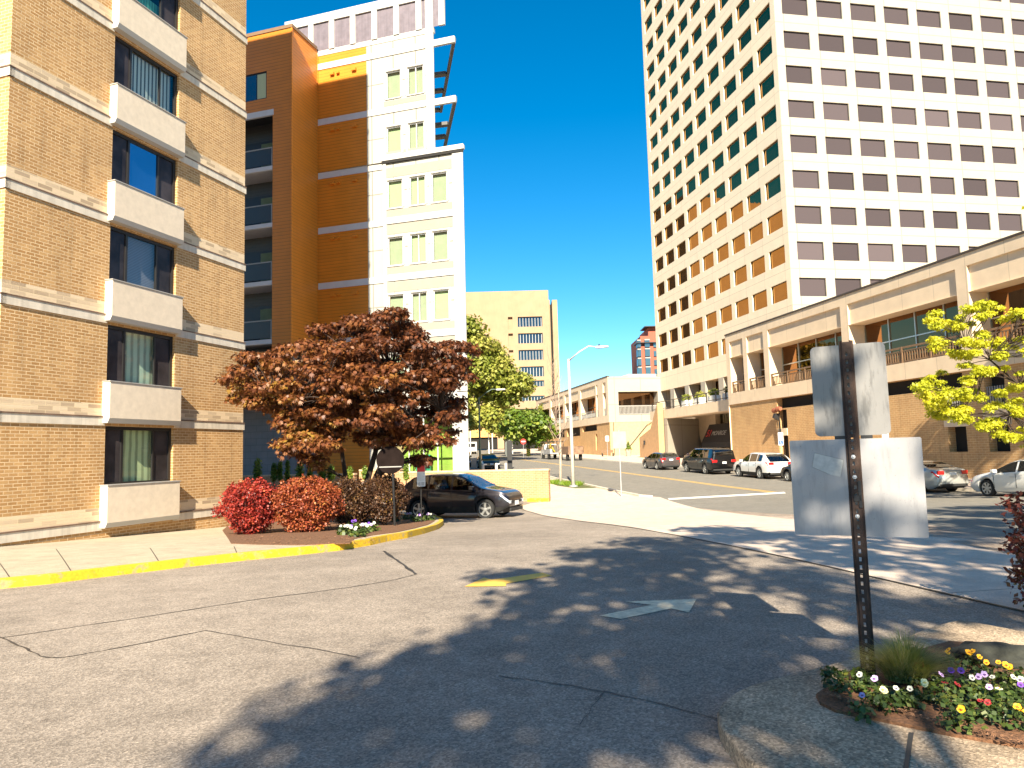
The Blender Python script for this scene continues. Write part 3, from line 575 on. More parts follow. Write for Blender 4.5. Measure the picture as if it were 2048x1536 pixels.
# ---- brick garden wall in front of it
def bwall(nm, n0, n1, a, top, lab):
    T_ = thing(nm, lab, 'wall', A2w(n1, a, 0), -YA); o = (n1, a, 0)
    m = MB(o); m.box(n0, n1, a, a+.3, -1.4, top); m.build('brickwork', MT['brick3'], T_)
    m = MB(o); m.box(n0, n1+.03, a-.02, a+.32, top, top+.08); m.build('coping', simple('brick coping '+str(n1), (.62, .42, .27), .85, var=.2, vs=9), T_)
bwall('brick_garden_wall', -16.6, -8.9, 33.7, .66, 'low brick wall with a square end behind the dark grey hatchback')
bwall('brick_garden_wall', -36, -19.2, 33.7, .62, 'shaded low brick wall behind the red shrubs under the orange bay')
bwall('brick_garden_wall', -19.0, -16.7, 33.9, .80, 'short sunlit brick wall length behind the maple trunk')
# ================================================================ concrete office tower (street grid frame: x=t, y=s)
TT, TS = 41.09, 66.12; TZ = 75.0
def C_thing(name, label, cat, t, s): return thing(name, label, cat, C2w(t, s, 0), -YC), (t, s, 0)
TW, TO = C_thing('office_tower', 'tall pale concrete office tower with rows of square bronze windows', 'office tower', TT, TS)
rows = [14.47+3.732*k for k in range(-0, 16)]      # window tops
cols = [66.95+3.94*k for k in range(9)]
lw = [(c, c+3.05, z-1.88, z) for z in rows for c in cols]
rw = [(41.97+3.99*k, 41.97+3.99*k+2.98, z-1.90, z) for z in [14.58+3.735*j for j in range(-3, 16)] for k in range(11) if z > 11]
m = MB(TO)
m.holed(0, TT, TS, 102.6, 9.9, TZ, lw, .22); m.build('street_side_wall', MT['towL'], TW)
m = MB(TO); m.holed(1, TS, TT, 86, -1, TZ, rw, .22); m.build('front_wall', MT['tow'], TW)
m = MB(TO); m.face([(TT, 102.6, -1), (TT, 102.6, TZ), (86, 102.6, TZ), (86, 102.6, -1)]); m.face([(86, TS, -1), (86, 102.6, -1), (86, 102.6, TZ), (86, TS, TZ)]); m.face([(TT, TS, TZ), (86, TS, TZ), (86, 102.6, TZ), (TT, 102.6, TZ)])
m.build('rear_walls', MT['tow'], TW)
def twin(axis, c, q, gm):
    m = MB(TO); a, b, p, z = q; e = .05; d = c+.20; g = c+.19
    def pt(u, zz, dd): return (dd, u, zz) if axis == 0 else (u, dd, zz)
    def bx_(u0, u1, z0, z1):
        if axis == 0: m.box(c+.13, d, u0, u1, z0, z1, 1)
        else: m.box(u0, u1, c+.13, d, z0, z1, 1)
    bx_(a, a+e, p, z); bx_(b-e, b, p, z); bx_(a+e, b-e, z-e, z); bx_(a+e, b-e, p, p+e)
    m.face([pt(a, p, g), pt(b, p, g), pt(b, z, g), pt(a, z, g)], 0); return m
proto = {}
def win_copies(axis, c, lst, gm, n_ind):
    base = lst[0]
    me = None; rest = MB(TO)
    for i, q in enumerate(lst):
        if i < n_ind:
            if me is None: o0 = twin(axis, c, base, gm).build('window', [gm, MT['dframe']], TW); me = o0.data
            else:
                o = o0.copy(); COL.objects.link(o); o.parent = TW; du = q[0]-base[0]; dz = q[3]-base[3]
                o.location = (du, 0, dz) if axis == 1 else (0, du, dz)
        else:
            t_ = twin(axis, c, q, gm); k = len(rest.v); rest.v += t_.v; rest.f += [[j+k for j in f] for f in t_.f]; rest.mi += t_.mi
    if rest.f: r_ = rest.build('windows', [gm, MT['dframe']], TW); r_['kind'] = 'stuff'
rwv = [q for q in rw if 17 < q[3] < 50 and q[0] < 71]; rwo = [q for q in rw if q not in rwv]
near = sorted(lw, key=lambda q: q[0]*1.0+abs(q[3]-28)*.55)
rwv.sort(key=lambda q: q[0]+abs(q[3]-30)*.5)
win_copies(1, TS, rwv+rwo, MT['towgR'], 60); win_copies(0, TT, near, MT['towg'], 40)
# terrace level: fins, recess and soffit
for k in range(7):
    m = MB(TO); s0 = 66.8+k*5.0; m.prism([(TT, s0+1.3), (TT+1.6, s0+1.3), (TT+1.6, s0+.3), (TT, s0)], 2, 6.3, 9.9); m.build('terrace_fin', MT['tow'], TW)
m = MB(TO); m.box(TT+1.7, TT+1.9, TS, 102.6, 6.3, 9.9); m.build('terrace_glazing', MT['podg'], TW)
m = MB(TO); m.box(TT+.02, TT+2, TS+.1, 102.5, 9.9, 10.0); m.build('terrace_soffit', MT['soff'], TW)
# ================================================================ podium along the street
PT = 33.0
def podium(name, label, s0, s1, openings, ztop, brick, slots, end_thing=None, zslab=(5.5, 6.55), far_reveal=True, railm='rail', panels=True, base_z=-1.3, backwall=True):
    th, o = C_thing(name, label, 'building', PT, s0)
    zo0, zo1 = zslab[1]+.02, ztop-2.3
    holes = [(a, b, zo0, zo1, 1.3) for a, b in openings]
    m = MB(o); m.holed(0, PT, s0, s1, zslab[0], ztop-.08, holes+[(a, b, ztop-2.3+.02, ztop-.78, .16) for a, b in openings], 1.3)
    m.face([(PT, s0, ztop-.08), (PT, s1, ztop-.08), (60, s1, ztop-.08), (60, s0, ztop-.08)])
    m.face([(PT, s0, zslab[0]), (PT+1.6, s0, zslab[0]), (PT+1.6, s1, zslab[0]), (PT, s1, zslab[0])])
    m.build('concrete_frame', MT['pod'], th)
    m = MB(o)
    for a, b in openings: m.face([(PT+.16, a, zo1+.02), (PT+.16, b, zo1+.02), (PT+.16, b, ztop-.78), (PT+.16, a, ztop-.78)])
    m.build('fascia_panel', MT['pod'], th)
    m = MB(o); m.box(PT-.06, PT+.3, s0-.04, s1+.04, ztop-.08, ztop+.05); m.build('coping', simple('dark coping', (.06, .045, .035), .6) if 'dark coping' not in bpy.data.materials else bpy.data.materials['dark coping'], th)
    for a, b in openings:
        g = MB(o); g.face([(PT+1.3, a, zo0), (PT+1.3, b, zo0), (PT+1.3, b, zo1), (PT+1.3, a, zo1)]); gl = g.build('window', MT['podg'], th)
        n = max(2, round((b-a)/2.4)); g = MB(o)
        for k in range(n+1): u = a+(b-a)*k/n; g.box(PT+1.22, PT+1.29, u-.04, u+.04, zo0, zo1)
        g.box(PT+1.23, PT+1.285, a, b, zo0+1.75, zo0+1.83); g.build('mullions', MT['alu'] if name != 'far_podium' else MT['dframe'], gl)
        rl = MB(o)
        rl.box(PT+.10, PT+.18, a, b, zo0+.93, zo0+1.05); rl.box(PT+.11, PT+.17, a, b, zo0+.74, zo0+.80); rl.box(PT+.11, PT+.17, a, b, zo0+.06, zo0+.14)
        nb = int((b-a)/.22)
        for k in range(nb): u = a+.1+(b-a-.2)*k/(nb-1); rl.box(PT+.12, PT+.16, u-.045, u+.045, zo0+.14, zo0+.74)
        for k in range(n+1): u = a+.06+(b-a-.12)*k/n; rl.box(PT+.08, PT+.2, u-.06, u+.06, zo0, zo0+1.05)
        rl.build('railing', MT[railm], th)
    bh = [tuple(x) for x in slots]; m = MB(o)
    m.holed(0, PT+.12, s0, s1, base_z, zslab[0], bh, .5); m.build('brick_base', brick, th)
    g = MB(o); g.box(PT+.62, PT+.7, s0, s1, base_z, zslab[0]); g.build('garage_interior', MT['void'], th)
    g = MB(o); g.face([(PT, s0, base_z), (60, s0, base_z), (60, s0, ztop-.08), (PT, s0, ztop-.08)]); g.face([(PT, s1, base_z), (60, s1, base_z), (60, s1, ztop-.08), (PT, s1, ztop-.08)])
    return th, o, g
slots1 = [(36.6, 56.55, 4.6, 5.48), (55.15, 56.55, 2.95, 4.5), (55.15, 56.55, -.6, 2.35), (36.62, 38.0, .9, 2.36), (36.62, 38.0, 3.4, 4.5), (33.75, 35.1, .9, 2.34), (33.75, 35.1, 3.4, 5.1), (29, 31, .9, 2.34), (23, 32, 4.6, 5.4)]
P1, P1O, g = podium('podium_building', 'low tan podium with recessed balcony glazing above a brick base', 14, 64.88, [(61.62, 64.15), (58.0, 60.9), (47.15, 57.2), (36.35, 46.3), (25.5, 35.5), (15, 24.7)], 12.2, MT['brick2'], slots1)
g.build('end_wall', MT['pod'], P1)
for (a, b, p, q) in ((55.15, 56.55, 2.35, 2.95), (36.4, 38.2, 2.36, 3.35), (33.5, 35.3, 2.34, 3.35)):
    m = MB(P1O); m.box(PT+.06, PT+.3, a, b, p, q); m.build('spandrel', MT['pod'], P1)
for a, b in ((36.62, 38.0), (33.75, 35.1)):
    m = MB(P1O)
    for k in range(8): u = a+.08+(b-a-.16)*k/7; m.box(PT+.2, PT+.26, u-.03, u+.03, 3.42, 4.48)
    m.build('window_grille', MT['greyrail'], P1)
P2, P2O, g = podium('far_podium', 'far tan podium with balconies beyond the office tower entrance', 101.6, 150, [(102.6, 104.0), (106.6, 107.4), (107.9, 116.2), (117.5, 126.3), (127.8, 137.0), (138.5, 148)], 12.2, MT['brick2'], [(108, 115.9, 4.55, 5.48), (117.5, 126, 4.0, 5.48), (127.8, 137, 4.0, 5.48), (108.0, 108.9, 1.5, 4.0), (117.3, 118, 0.2, 2.2)], railm='greyrail')
# its end face towards us with a deep balcony
m = MB(P2O); m.holed(1, 101.6, PT, 60, 5.5, 12.1, [(34.55, 40.6, 6.55, 9.9, 1.6)], 1.6); m.build('end_frame', MT['tow'], P2)  # sunlit end takes the darkened concrete to offset full sun
m = MB(P2O); m.face([(34.5, 103.2, 6.5), (42, 103.2, 6.5), (42, 103.2, 9.9), (34.5, 103.2, 9.9)]); m.build('window', MT['podg'], P2)
m = MB(P2O); m.box(34.55, 40.6, 101.7, 101.78, 7.75, 7.9); m.box(34.55, 40.6, 101.7, 101.78, 6.6, 6.7)
for k in range(30): m.box(34.6+k*.2, 34.7+k*.2, 101.72, 101.76, 6.7, 7.75)
m.build('railing', MT['greyrail'], P2)
m = MB(P2O); m.box(PT+.1, 60, 101.65, 101.9, -1, 5.5); m.build('end_brick', simple('pale render', (.46, .36, .19), .85, var=.1), P2)
m = MB(P2O); m.box(34, 58, 101.66, 101.95, 10.35, 10.40); m.build('fascia_line', bpy.data.materials['dark coping'], P2)
m = MB(P2O); m.box(37, 45, 104, 112, 12.1, 12.7); m.build('roof_plant', MT['signw'], P2)
# ---- terrace slab, entrance recess between the two podiums
ET, EO = C_thing('entrance_terrace', 'terrace over the shaded tower entrance with a thin dark railing', 'terrace', 34.0, 66)
m = MB(EO); m.prism([(34.0, 5.1), (34.0, 6.2), (42.8, 6.2), (42.8, 5.6), (34.8, 5.1)], 1, 64.95, 88); m.build('slab', MT['pod'], ET)
m = MB(EO); m.box(33.95, 34.05, 64.95, 87, 7.15, 7.22); m.box(33.95, 34.05, 64.95, 87, 6.32, 6.38)
for k in range(11): m.box(33.95, 34.05, 65.1+k*2.19, 65.2+k*2.19, 6.2, 7.15)
m.build('railing', MT['dframe'], ET)
m = MB(EO); m.box(41.2, 41.5, 64.95, 101, -1, 5.6); m.box(40.9, 41.2, 67, 82, 2.8, 3.5); m.build('entrance_wall', MT['soff'], ET)
m = MB(EO)
for k in range(36): m.box(41.02, 41.2, 66+k*.55, 66.32+k*.55, 3.5, 5.55)
m.build('ribbed_panel', simple('ribbed cladding', (.45, .38, .26), .8), ET)
m = MB(EO); m.box(41.05, 41.18, 67.5, 78, -.5, 2.7); m.build('entrance_doors', MT['void'], ET)
m = MB(EO); m.prism([(82.2, -1), (84.8, -1), (88.0, 5.3), (88.0, 6.2), (82.2, 6.2)], 0, 40, 40.6); m.build('back_pier', MT['pod'], ET)
m = MB(EO); m.prism([(87.0, -1), (82.2, 5.2), (82.2, 7.4), (88.2, 9.8), (88.2, -1)], 0, 33.9, 34.3) if False else None
m.prism([(34.0, 82.6), (34.0, 84.0), (41, 88.6), (41, 87.6)], 2, -1, 5.15); m.build('splayed_wall', MT['tow'], ET)
SWT, SO_ = C_thing('stair_flank_wall', 'brown sloping stair flank wall left of the tower entrance', 'wall', 33.6, 84)
m = MB(SO_); m.prism([(83.4, -1), (83.4, 7.0), (86.0, 4.0), (90.0, 3.0), (90.0, -1)], 0, 33.2, 33.9); m.build('wall', simple('brown render', (.50, .30, .15), .85, var=.1), SWT)
m = MB(SO_); m.tube([(33.1, 88, 2.1), (33.1, 88, 2.6)], .12, 6); m.build('wall_light', MT['black'], SWT)
# awning with the street number
AWN, AO = C_thing('entrance_awning', 'black entrance awning lettered 51 MONROE beneath the terrace', 'awning', 36.0, 70)
m = MB(AO); a0, a1 = 73.2, 81.4
m.prism([(37.7, 1.5), (37.7, 2.1), (38.8, 4.2), (41, 4.2), (41, 1.5)], 1, a0, a1); m.build('canopy', simple('black canvas', (.02, .017, .016), .7, var=.2), AWN)
def text(body, mat, size, org, xdir, zdir, parent, name='lettering', ext=.01, align='CENTER'):
    cu = bpy.data.curves.new('t', 'FONT'); cu.body = body; cu.size = size; cu.extrude = ext; cu.align_x = align; cu.align_y = 'CENTER'
    o = bpy.data.objects.new('t', cu); COL.objects.link(o); dg = bpy.context.evaluated_depsgraph_get(); me = bpy.data.meshes.new_from_object(o.evaluated_get(dg)); bpy.data.objects.remove(o)
    X = Vector(xdir).normalized(); Z = Vector(zdir).normalized(); Y = Z.cross(X) * -1
    nrm = X.cross(Z)
    Mx = Matrix((( X.x, Z.x, nrm.x, org[0]), (X.y, Z.y, nrm.y, org[1]), (X.z, Z.z, nrm.z, org[2]), (0, 0, 0, 1)))
    me.transform(Mx); me.materials.clear(); me.materials.append(mat)
    for p in me.polygons: p.material_index = 0
    q = bpy.data.objects.new(name, me); COL.objects.link(q); q.parent = parent; return q
# sloping front of the awning faces the street (-t); reading direction is towards -s
sl_ = Vector((1.1, 0, 2.1)).normalized()
text('51', MT['signr'], 1.25, (38.22-36.0, 80.4-70, 3.12), (0, -1, 0), (sl_.x, 0, sl_.z), AWN, 'red_number')
text('MONROE', simple('grey lettering', (.35, .34, .32), .6, var=0), .80, (38.22-36.0, 77.9-70, 3.12), (0, -1, 0), (sl_.x, 0, sl_.z), AWN)
# ================================================================ far concrete offices
FO = thing('concrete_office_block', 'far tan concrete office block with six slit window bands', 'building', (0, 182, 2)); fo = (0, 182, 2)
m = MB(fo); wb = [(1.85, 8.0, 35.35-4.2*k-2.55, 35.35-4.2*k, .8) for k in range(4)]+[(1.85, 8.0, 18.0-.3, 19.2, .8), (1.9, 8.0, 14.2, 15.4, .8)]
nt_ = [(-.6, .55, 35.4-4.2*k-3.2, 35.4-4.2*k, .8) for k in range(3)]
m.holed(1, 182, -42, 9.7, 12, 42, wb+nt_, .8); m.face([(9.7, 182, 12), (9.7, 240, 12), (9.7, 240, 42), (9.7, 182, 42)]); m.face([(-42, 182, 42), (9.7, 182, 42), (9.7, 240, 42), (-42, 240, 42)])
m.box(9.7, 10.15, 184.5, 200, 0, 40); m.box(10.6, 11.9, 182.2, 200, 0, 39.5)
m.face([(9.7, 182, 3), (9.7, 240, 3), (9.7, 240, 12), (9.7, 182, 12)]); m.box(-6, 9.69, 182.3, 185, 3, 12.0)
m.build('walls', simple('tan ribbed concrete', (.36, .25, .155), .85, var=.08, vs=.4, streak=.12), FO)
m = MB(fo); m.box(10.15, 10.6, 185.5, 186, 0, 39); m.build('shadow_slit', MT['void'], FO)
m = MB(fo); m.face([(-.7, 182.78, 20), (.6, 182.78, 20), (.6, 182.78, 36), (-.7, 182.78, 36)]); m.build('niche_back', bpy.data.materials['tan ribbed concrete'], FO)
for a, b, p, q, _ in wb:
    g = MB(fo); g.face([(a, 182.75, p), (b, 182.75, p), (b, 182.75, q), (a, 182.75, q)]); wn = g.build('window', MT['pane'], FO)
    g = MB(fo)
    for k in range(8): g.box(a+.55+k*.76-.05, a+.55+k*.76+.05, 182.45, 182.7, p, q-.25)
    g.build('window_fins', MT['whitetrim'], wn)
m = MB(fo); m.box(-42, 1, 181, 184, 9.0, 10.2); m.box(-42, 2, 180.6, 181, 5.4, 8.2); m.build('lower_bands', simple('orange tan concrete', (.55, .33, .12), .85), FO)
m = MB(fo); m.box(-42, 8, 181.2, 182.2, 2.6, 12.2); m.build('undercroft', MT['void'], FO)
for x in (-30, -20, -3.9): m = MB(fo); m.box(x, x+1.6, 180.2, 180.6, 2.5, 11); m.build('column', bpy.data.materials['tan ribbed concrete'], FO)
# plain block added out of direct sight, sized for golden reflections in the tower's glass
m = MB(fo); m.box(-52, -13.5, 150, 181.9, 2, 58); m.build('reflected_block', bpy.data.materials['tan ribbed concrete'], FO)
MT['farglass'] = glassm('greenish bay glass', (.05, .09, .10), (.45, .55, .6), .25)
# far red apartment tower
p = dp(1290, 760, 250); RA = thing('red_brick_tower', 'distant red brick apartment tower with glazed bays peeking beside the office tower', 'building', (p[0], p[1], 3)); ro = (p[0], p[1], 3)
x0, y0 = p[0]-1.0, p[1]; m = MB(ro); m.box(x0, x0+26, y0, y0+20, 3, 40); m.box(x0+3, x0+24, y0+1, y0+18, 40, 43); m.build('walls', simple('dark red brick', (.36, .10, .06), .85), RA)
m = MB(ro); m.box(x0-1.6, x0+6, y0-1.5, y0+5, 37.4, 37.7); m.box(x0+1.5, x0+9, y0-1, y0+8, 43, 43.3); m.build('roof_canopy', MT['dframe'], RA)
for k in range(11):
    z = 5+3.1*k
    for q in ((x0-1.2, x0-.02, y0-.8, y0+2, z, z+2.3), (x0+1.3, x0+3.0, y0-.8, y0-.02, z, z+2.4), (x0+4.3, x0+5.5, y0-.4, y0-.02, z, z+1.8)): m = MB(ro); m.box(*q); m.build('window_bay', MT['farglass'], RA)
    m = MB(ro); m.box(x0-1.25, x0-.01, y0-.85, y0+2.1, z+2.3, z+2.7); m.box(x0+1.25, x0+3.05, y0-.85, y0-.01, z+2.4, z+2.8); m.build('bay_band', MT['greyrail'], RA)
# ================================================================ vehicles
MT['carg'] = clearglass('car glass', (.16, .18, .17), .16); MT['carg2'] = clearglass('light car glass', (.55, .60, .55), .14)
ip = lambda x, pts: float(np.interp(x, [p[0] for p in pts], [p[1] for p in pts]))
def smooth(pts, n=3):                       # Chaikin corner cutting
    for _ in range(n-1):
        q = [pts[0]]
        for a, b in zip(pts, pts[1:]): q += [(a[0]*.75+b[0]*.25, a[1]*.75+b[1]*.25), (a[0]*.25+b[0]*.75, a[1]*.25+b[1]*.75)]
        pts = q+[pts[-1]]
    return pts
def vehicle(name, label, cat, S, pos, az, col, group=None, lod=1):
    """x forward, y left, z up; S: shape numbers of the kind"""
    L, W, H = S['L'], S['W'], S['H']; xf, xr = S['xf'], S['xr']; wr = S['wr']; Ra = wr+.06; hl = L/2
    z0 = G(pos[0], pos[1]); t = thing(name, label, cat, (pos[0], pos[1], z0), R(90)-az, group)
    # pitch the car with the road
    hd = np.array([math.sin(az), math.cos(az)]); dz = G(*(pos[:2]+hd*1.4))-G(*(pos[:2]-hd*1.4)); t.rotation_euler = (0, -math.atan2(dz, 2.8), R(90)-az)
    top = smooth(S['top'], 2); belt = S['belt']; sill = S.get('sill', .22)
    xs = set(np.round(np.linspace(-hl, hl, 61), 3))
    for xc in (xf, xr):
        for k in range(-8, 9): xs.add(round(xc+Ra*math.sin(k*math.pi/16), 3))
    for a in S['glass_side']+[S['ws'], S['rw']]: xs.update([round(a[0], 3), round(a[1], 3)])
    for p in S['top']: xs.add(round(p[0], 3))
    xs = sorted(x for x in xs if -hl <= x <= hl); hm = H-ip(0, belt)
    def ring(x):
        e = min(1, (hl-abs(x))/.75); w_ = W/2*(S.get('tip', .80)+(1-S.get('tip', .80))*math.sqrt(max(0, 1-(1-e)**2)))
        zt = ip(x, top); zl = min(ip(x, belt), zt-.03); h = zt-zl; zb = sill+max(0, .16*(1-min(1, (hl-abs(x))/.35)))
        for xc in (xf, xr):
            if abs(x-xc) < Ra: zb = max(zb, wr+math.sqrt(Ra*Ra-(x-xc)**2))
        q = min(1, h/hm); z1 = max(zb+.05, sill+.16); z2 = max(zb+.09, zl*.66); z3 = max(zl-.07, z2+.02)
        return [(.90*w_, zb), (.985*w_, z1), (w_, z2), (.985*w_, z3), (.955*w_, zl), (.935*w_, zl+.06*h), ((.93-.20*q*S.get('tumble', 1))*w_, zl+.86*h), ((.80-.16*q)*w_, zl+.97*h), (.4*w_, zt-.004), (0, zt)]
    rg = [ring(x) for x in xs]; parts = {}
    def part(nm): return parts.setdefault(nm, MB())
    def inr(x, iv): return iv[0]-1e-3 <= x <= iv[1]+1e-3
    for i in range(len(xs)-1):
        xa, xb = xs[i], xs[i+1]; xm = (xa+xb)/2; a, b = rg[i], rg[i+1]
        for k in range(9):
            h = ip(xm, top)-ip(xm, belt)
            for sgn in (1, -1):
                nm = 'body'
                if k == 5 and h > .12 and any(inr(xm, g) for g in S['glass_side']): nm = 'side_window' + ('L' if sgn > 0 else 'R')
                elif k >= 6 and inr(xm, S['ws']): nm = 'windshield' if k > 6 else 'body'
                elif k >= 6 and inr(xm, S['rw']): nm = 'rear_window' if k > 6 else 'body'
                elif k in (2, 3) and xm > hl-S.get('hl', .26) and k == 3: nm = 'headlight' + ('L' if sgn > 0 else 'R')
                elif k == 3 and xm < -hl+S.get('tl', .34): nm = 'taillight' + ('L' if sgn > 0 else 'R')
                elif k == 0 and S.get('clad'): nm = 'lower_trim'
                q = [(xa, sgn*a[k][0], a[k][1]), (xb, sgn*b[k][0], b[k][1]), (xb, sgn*b[k+1][0], b[k+1][1]), (xa, sgn*a[k+1][0], a[k+1][1])]
                if k == 8 and sgn < 0 and False: continue
                part(nm).face(q)
    for e in (0, -1):
        r_ = rg[e]; x = xs[e]; part('body').face([(x, y, z) for y, z in r_]+[(x, -y, z) for y, z in r_[::-1][1:]])
    mats = {'body': col, 'lower_trim': MT['plas'], 'windshield': MT['carg2'] if S.get('clearws') else MT['carg'], 'rear_window': MT['carg']}
    for nm, m_ in parts.items():
        base = nm.rstrip('LR') if nm[-1] in 'LR' else nm
        mt = mats.get(base) or {'side_window': MT['carg'], 'headlight': MT['lens'], 'taillight': MT['red']}[base]
        o = m_.build(base, mt, t, smooth=True)
        if base == 'body':
            md = o.modifiers.new('e', 'EDGE_SPLIT'); md.split_angle = R(38)
    # underbody, arches, seats
    m = MB(); m.box(-hl+.25, hl-.25, -W*.40, W*.40, .20, .55); m.box(xr+Ra, xf-Ra, -W*.44, W*.44, sill-.02, ip(0, belt)-.1); m.box(-hl+.2, xr-Ra, -W*.38, W*.38, .3, .7); m.box(xf-.45, xf+.45, -W*.30, W*.30, .3, .72); m.box(xr-.45, xr+.45, -W*.30, W*.30, .3, .8); m.build('underbody', MT['plas'], t)
    if lod > 1:
        m = MB(); zs = ip(0, belt)
        for x in (.15, -.85):
            for y in (.38, -.38): m.box(x-.1, x+.12, y-.24, y+.24, zs-.35, zs+.14); m.box(x-.06, x+.05, y-.12, y+.12, zs+.17, zs+.36)
        m.build('seats', simple('grey seats', (.10, .09, .08), .8) if 'grey seats' not in bpy.data.materials else bpy.data.materials['grey seats'], t)
    # end details
    zf = ip(hl, top); zr = ip(-hl, top); tw = S.get('tip', .8)*W/2
    m = MB(); m.box(hl-.03, hl+.012, -tw*.72, tw*.72, .52, min(.68, zf-.06)); m.box(hl-.04, hl+.02, -tw*.8, tw*.8, .24, .36); m.build('grille', MT['plas'], t)
    m = MB(); m.box(hl+.012, hl+.03, -.16, .16, .44, .58); m.build('number_plate', MT['plate'], t)
    for s_ in (1, -1):
        m = MB(); m.box(hl-.10, hl+.004, s_*tw*.62, s_*tw*1.0, min(.72, zf-.16), zf-.03); m.build('headlight', MT['lens'], t, bevel=.02)
        m = MB(); m.box(-hl-.008, -hl+.1, s_*tw*.60, s_*tw*1.02, S.get('tz', .82), S.get('tz', .82)+.17); m.build('taillight', MT['red'], t, bevel=.02)
        m = MB(); mx = S['ws'][0]-.0; mx = S['ws'][1]-.25; zz = ip(mx, belt)+.08; y0 = s_*W*.48; m.box(mx-.10, mx+.06, y0, y0+s_*.20, zz-.05, zz+.10); m.build('mirror', col if S.get('bodymirror', 1) else MT['plas'], t, bevel=.03)
    m = MB(); m.box(-hl-.02, -hl-.004, -.16, .16, S.get('pz', .80), S.get('pz', .80)+.14); m.build('number_plate', MT['plate'], t)
    m = MB(); m.box(-hl-.015, -hl+.06, -tw*.95, tw*.95, .30, .42); m.build('rear_bumper_trim', MT['plas'], t, bevel=.015)
    # door shut lines and handles
    m = MB(); wh_ = W/2
    for x in S['doors']:
        for s_ in (1, -1): m.box(x-.006, x+.006, s_*(wh_-.012), s_*(wh_+.003), sill+.14, ip(x, belt)-.03)
    m.build('door_gaps', MT['black'], t)
    for x in S['doors'][:2]:
        for s_ in (1, -1): m = MB(); m.box(x+.06, x+.26, s_*(wh_-.02), s_*(wh_+.025), ip(x, belt)-.17, ip(x, belt)-.14); m.build('door_handle', MT['alu'] if S.get('chrome') else col, t, bevel=.006)
    # wheels
    for x in (xf, xr):
        for s_ in (1, -1):
            yo = s_*(W/2-.02); yi = s_*(W/2-.23)
            m = MB(); rr = wr*.70; m.lathe((x, 0, wr), [(rr, yi), (wr*.96, yi), (wr, yi+s_*.03), (wr, yo-s_*.03), (wr*.96, yo), (rr, yo-s_*.005), (rr, yo-s_*.03)], 28, 1)
            ty = m.build('wheel', MT['rubber'], t, smooth=False)
            m = MB(); m.lathe((x, 0, wr), [(rr, yo-s_*.05), (rr, yo-s_*.01), (rr*.93, yo-s_*.012), (rr*.92, yo-s_*.05)], 28, 1)
            ns = S.get('spokes', 5)
            for k in range(ns):
                a0 = 2*math.pi*k/ns+.3; 
                for da in ((-.09, .09) if ns < 8 else (0,)):
                    ca, sa = math.cos(a0+da), math.sin(a0+da); wv = .028
                    p = lambda r_, o_: (x+r_*ca-o_*sa, yo-s_*.02, wr+r_*sa+o_*ca)
                    q = lambda r_, o_: (x+r_*ca-o_*sa, yo-s_*.05, wr+r_*sa+o_*ca)
                    m.face([p(.03, -wv), p(rr*.95, -wv*.7), p(rr*.95, wv*.7), p(.03, wv)]); m.face([p(.03, wv), p(rr*.95, wv*.7), q(rr*.95, wv*.7), q(.03, wv)]); m.face([p(.03, -wv), q(.03, -wv), q(rr*.95, -wv*.7), p(rr*.95, -wv*.7)])
            m.lathe((x, 0, wr), [(.06, yo-s_*.05), (.055, yo-s_*.012), (.02, yo-s_*.008)], 12, 1)
            m.build('rim', S.get('rimmat', MT['alloy']), ty)
            m = MB(); m.lathe((x, 0, wr), [(rr*.99, yo-s_*.10), (rr*.99, yo-s_*.07)], 24, 1); m.build('brake_disc', MT['black'], ty)
    return t
HATCH = dict(L=4.33, W=1.80, H=1.61, xf=1.31, xr=-1.30, wr=.335, clad=1, sill=.25, top=[(-2.165, .80), (-2.14, 1.02), (-2.05, 1.12), (-1.75, 1.42), (-1.5, 1.55), (-.9, 1.60), (-.2, 1.61), (.3, 1.56), (1.05, 1.12), (1.2, 1.07), (1.7, .99), (2.0, .90), (2.12, .78), (2.165, .66)],
    belt=[(-2.165, .78), (-2.0, 1.08), (-1.0, 1.05), (0, 1.0), (1.1, .96), (1.9, .86), (2.165, .62)], glass_side=[(-1.55, -.95), (-.88, -.02), (.06, .86)], ws=(.32, 1.12), rw=(-2.06, -1.56), doors=[-.92, .02, 1.0], clearws=1, spokes=5, tz=.88)
SEDAN = dict(L=4.86, W=1.84, H=1.455, xf=1.47, xr=-1.35, wr=.335, sill=.20, top=[(-2.43, .80), (-2.40, 1.0), (-2.25, 1.08), (-1.85, 1.10), (-1.2, 1.36), (-.7, 1.44), (-.1, 1.455), (.35, 1.40), (1.15, 1.02), (1.35, .98), (1.95, .88), (2.3, .76), (2.43, .60)],
    belt=[(-2.43, .76), (-2.2, .99), (-1.2, .98), (0, .93), (1.2, .90), (2.1, .78), (2.43, .56)], glass_side=[(-1.42, -.98), (-.92, -.05), (.03, 1.0)], ws=(.36, 1.2), rw=(-1.84, -.98), doors=[-.95, 0, 1.05], spokes=10, chrome=1, tip=.82, tz=.84)
WAGON = dict(L=4.76, W=1.84, H=1.47, xf=1.40, xr=-1.30, wr=.33, sill=.20, top=[(-2.38, .72), (-2.36, .98), (-2.25, 1.12), (-1.95, 1.33), (-1.7, 1.42), (-.9, 1.46), (-.1, 1.47), (.35, 1.40), (1.15, 1.02), (1.35, .98), (1.95, .86), (2.28, .74), (2.38, .58)],
    belt=[(-2.38, .70), (-2.2, 1.02), (-1.2, .98), (0, .93), (1.2, .90), (2.1, .78), (2.38, .54)], glass_side=[(-1.85, -1.05), (-.98, -.05), (.03, .95)], ws=(.36, 1.2), rw=(-2.25, -1.72), doors=[-.98, 0, 1.05], spokes=10, tip=.84, tz=.86)
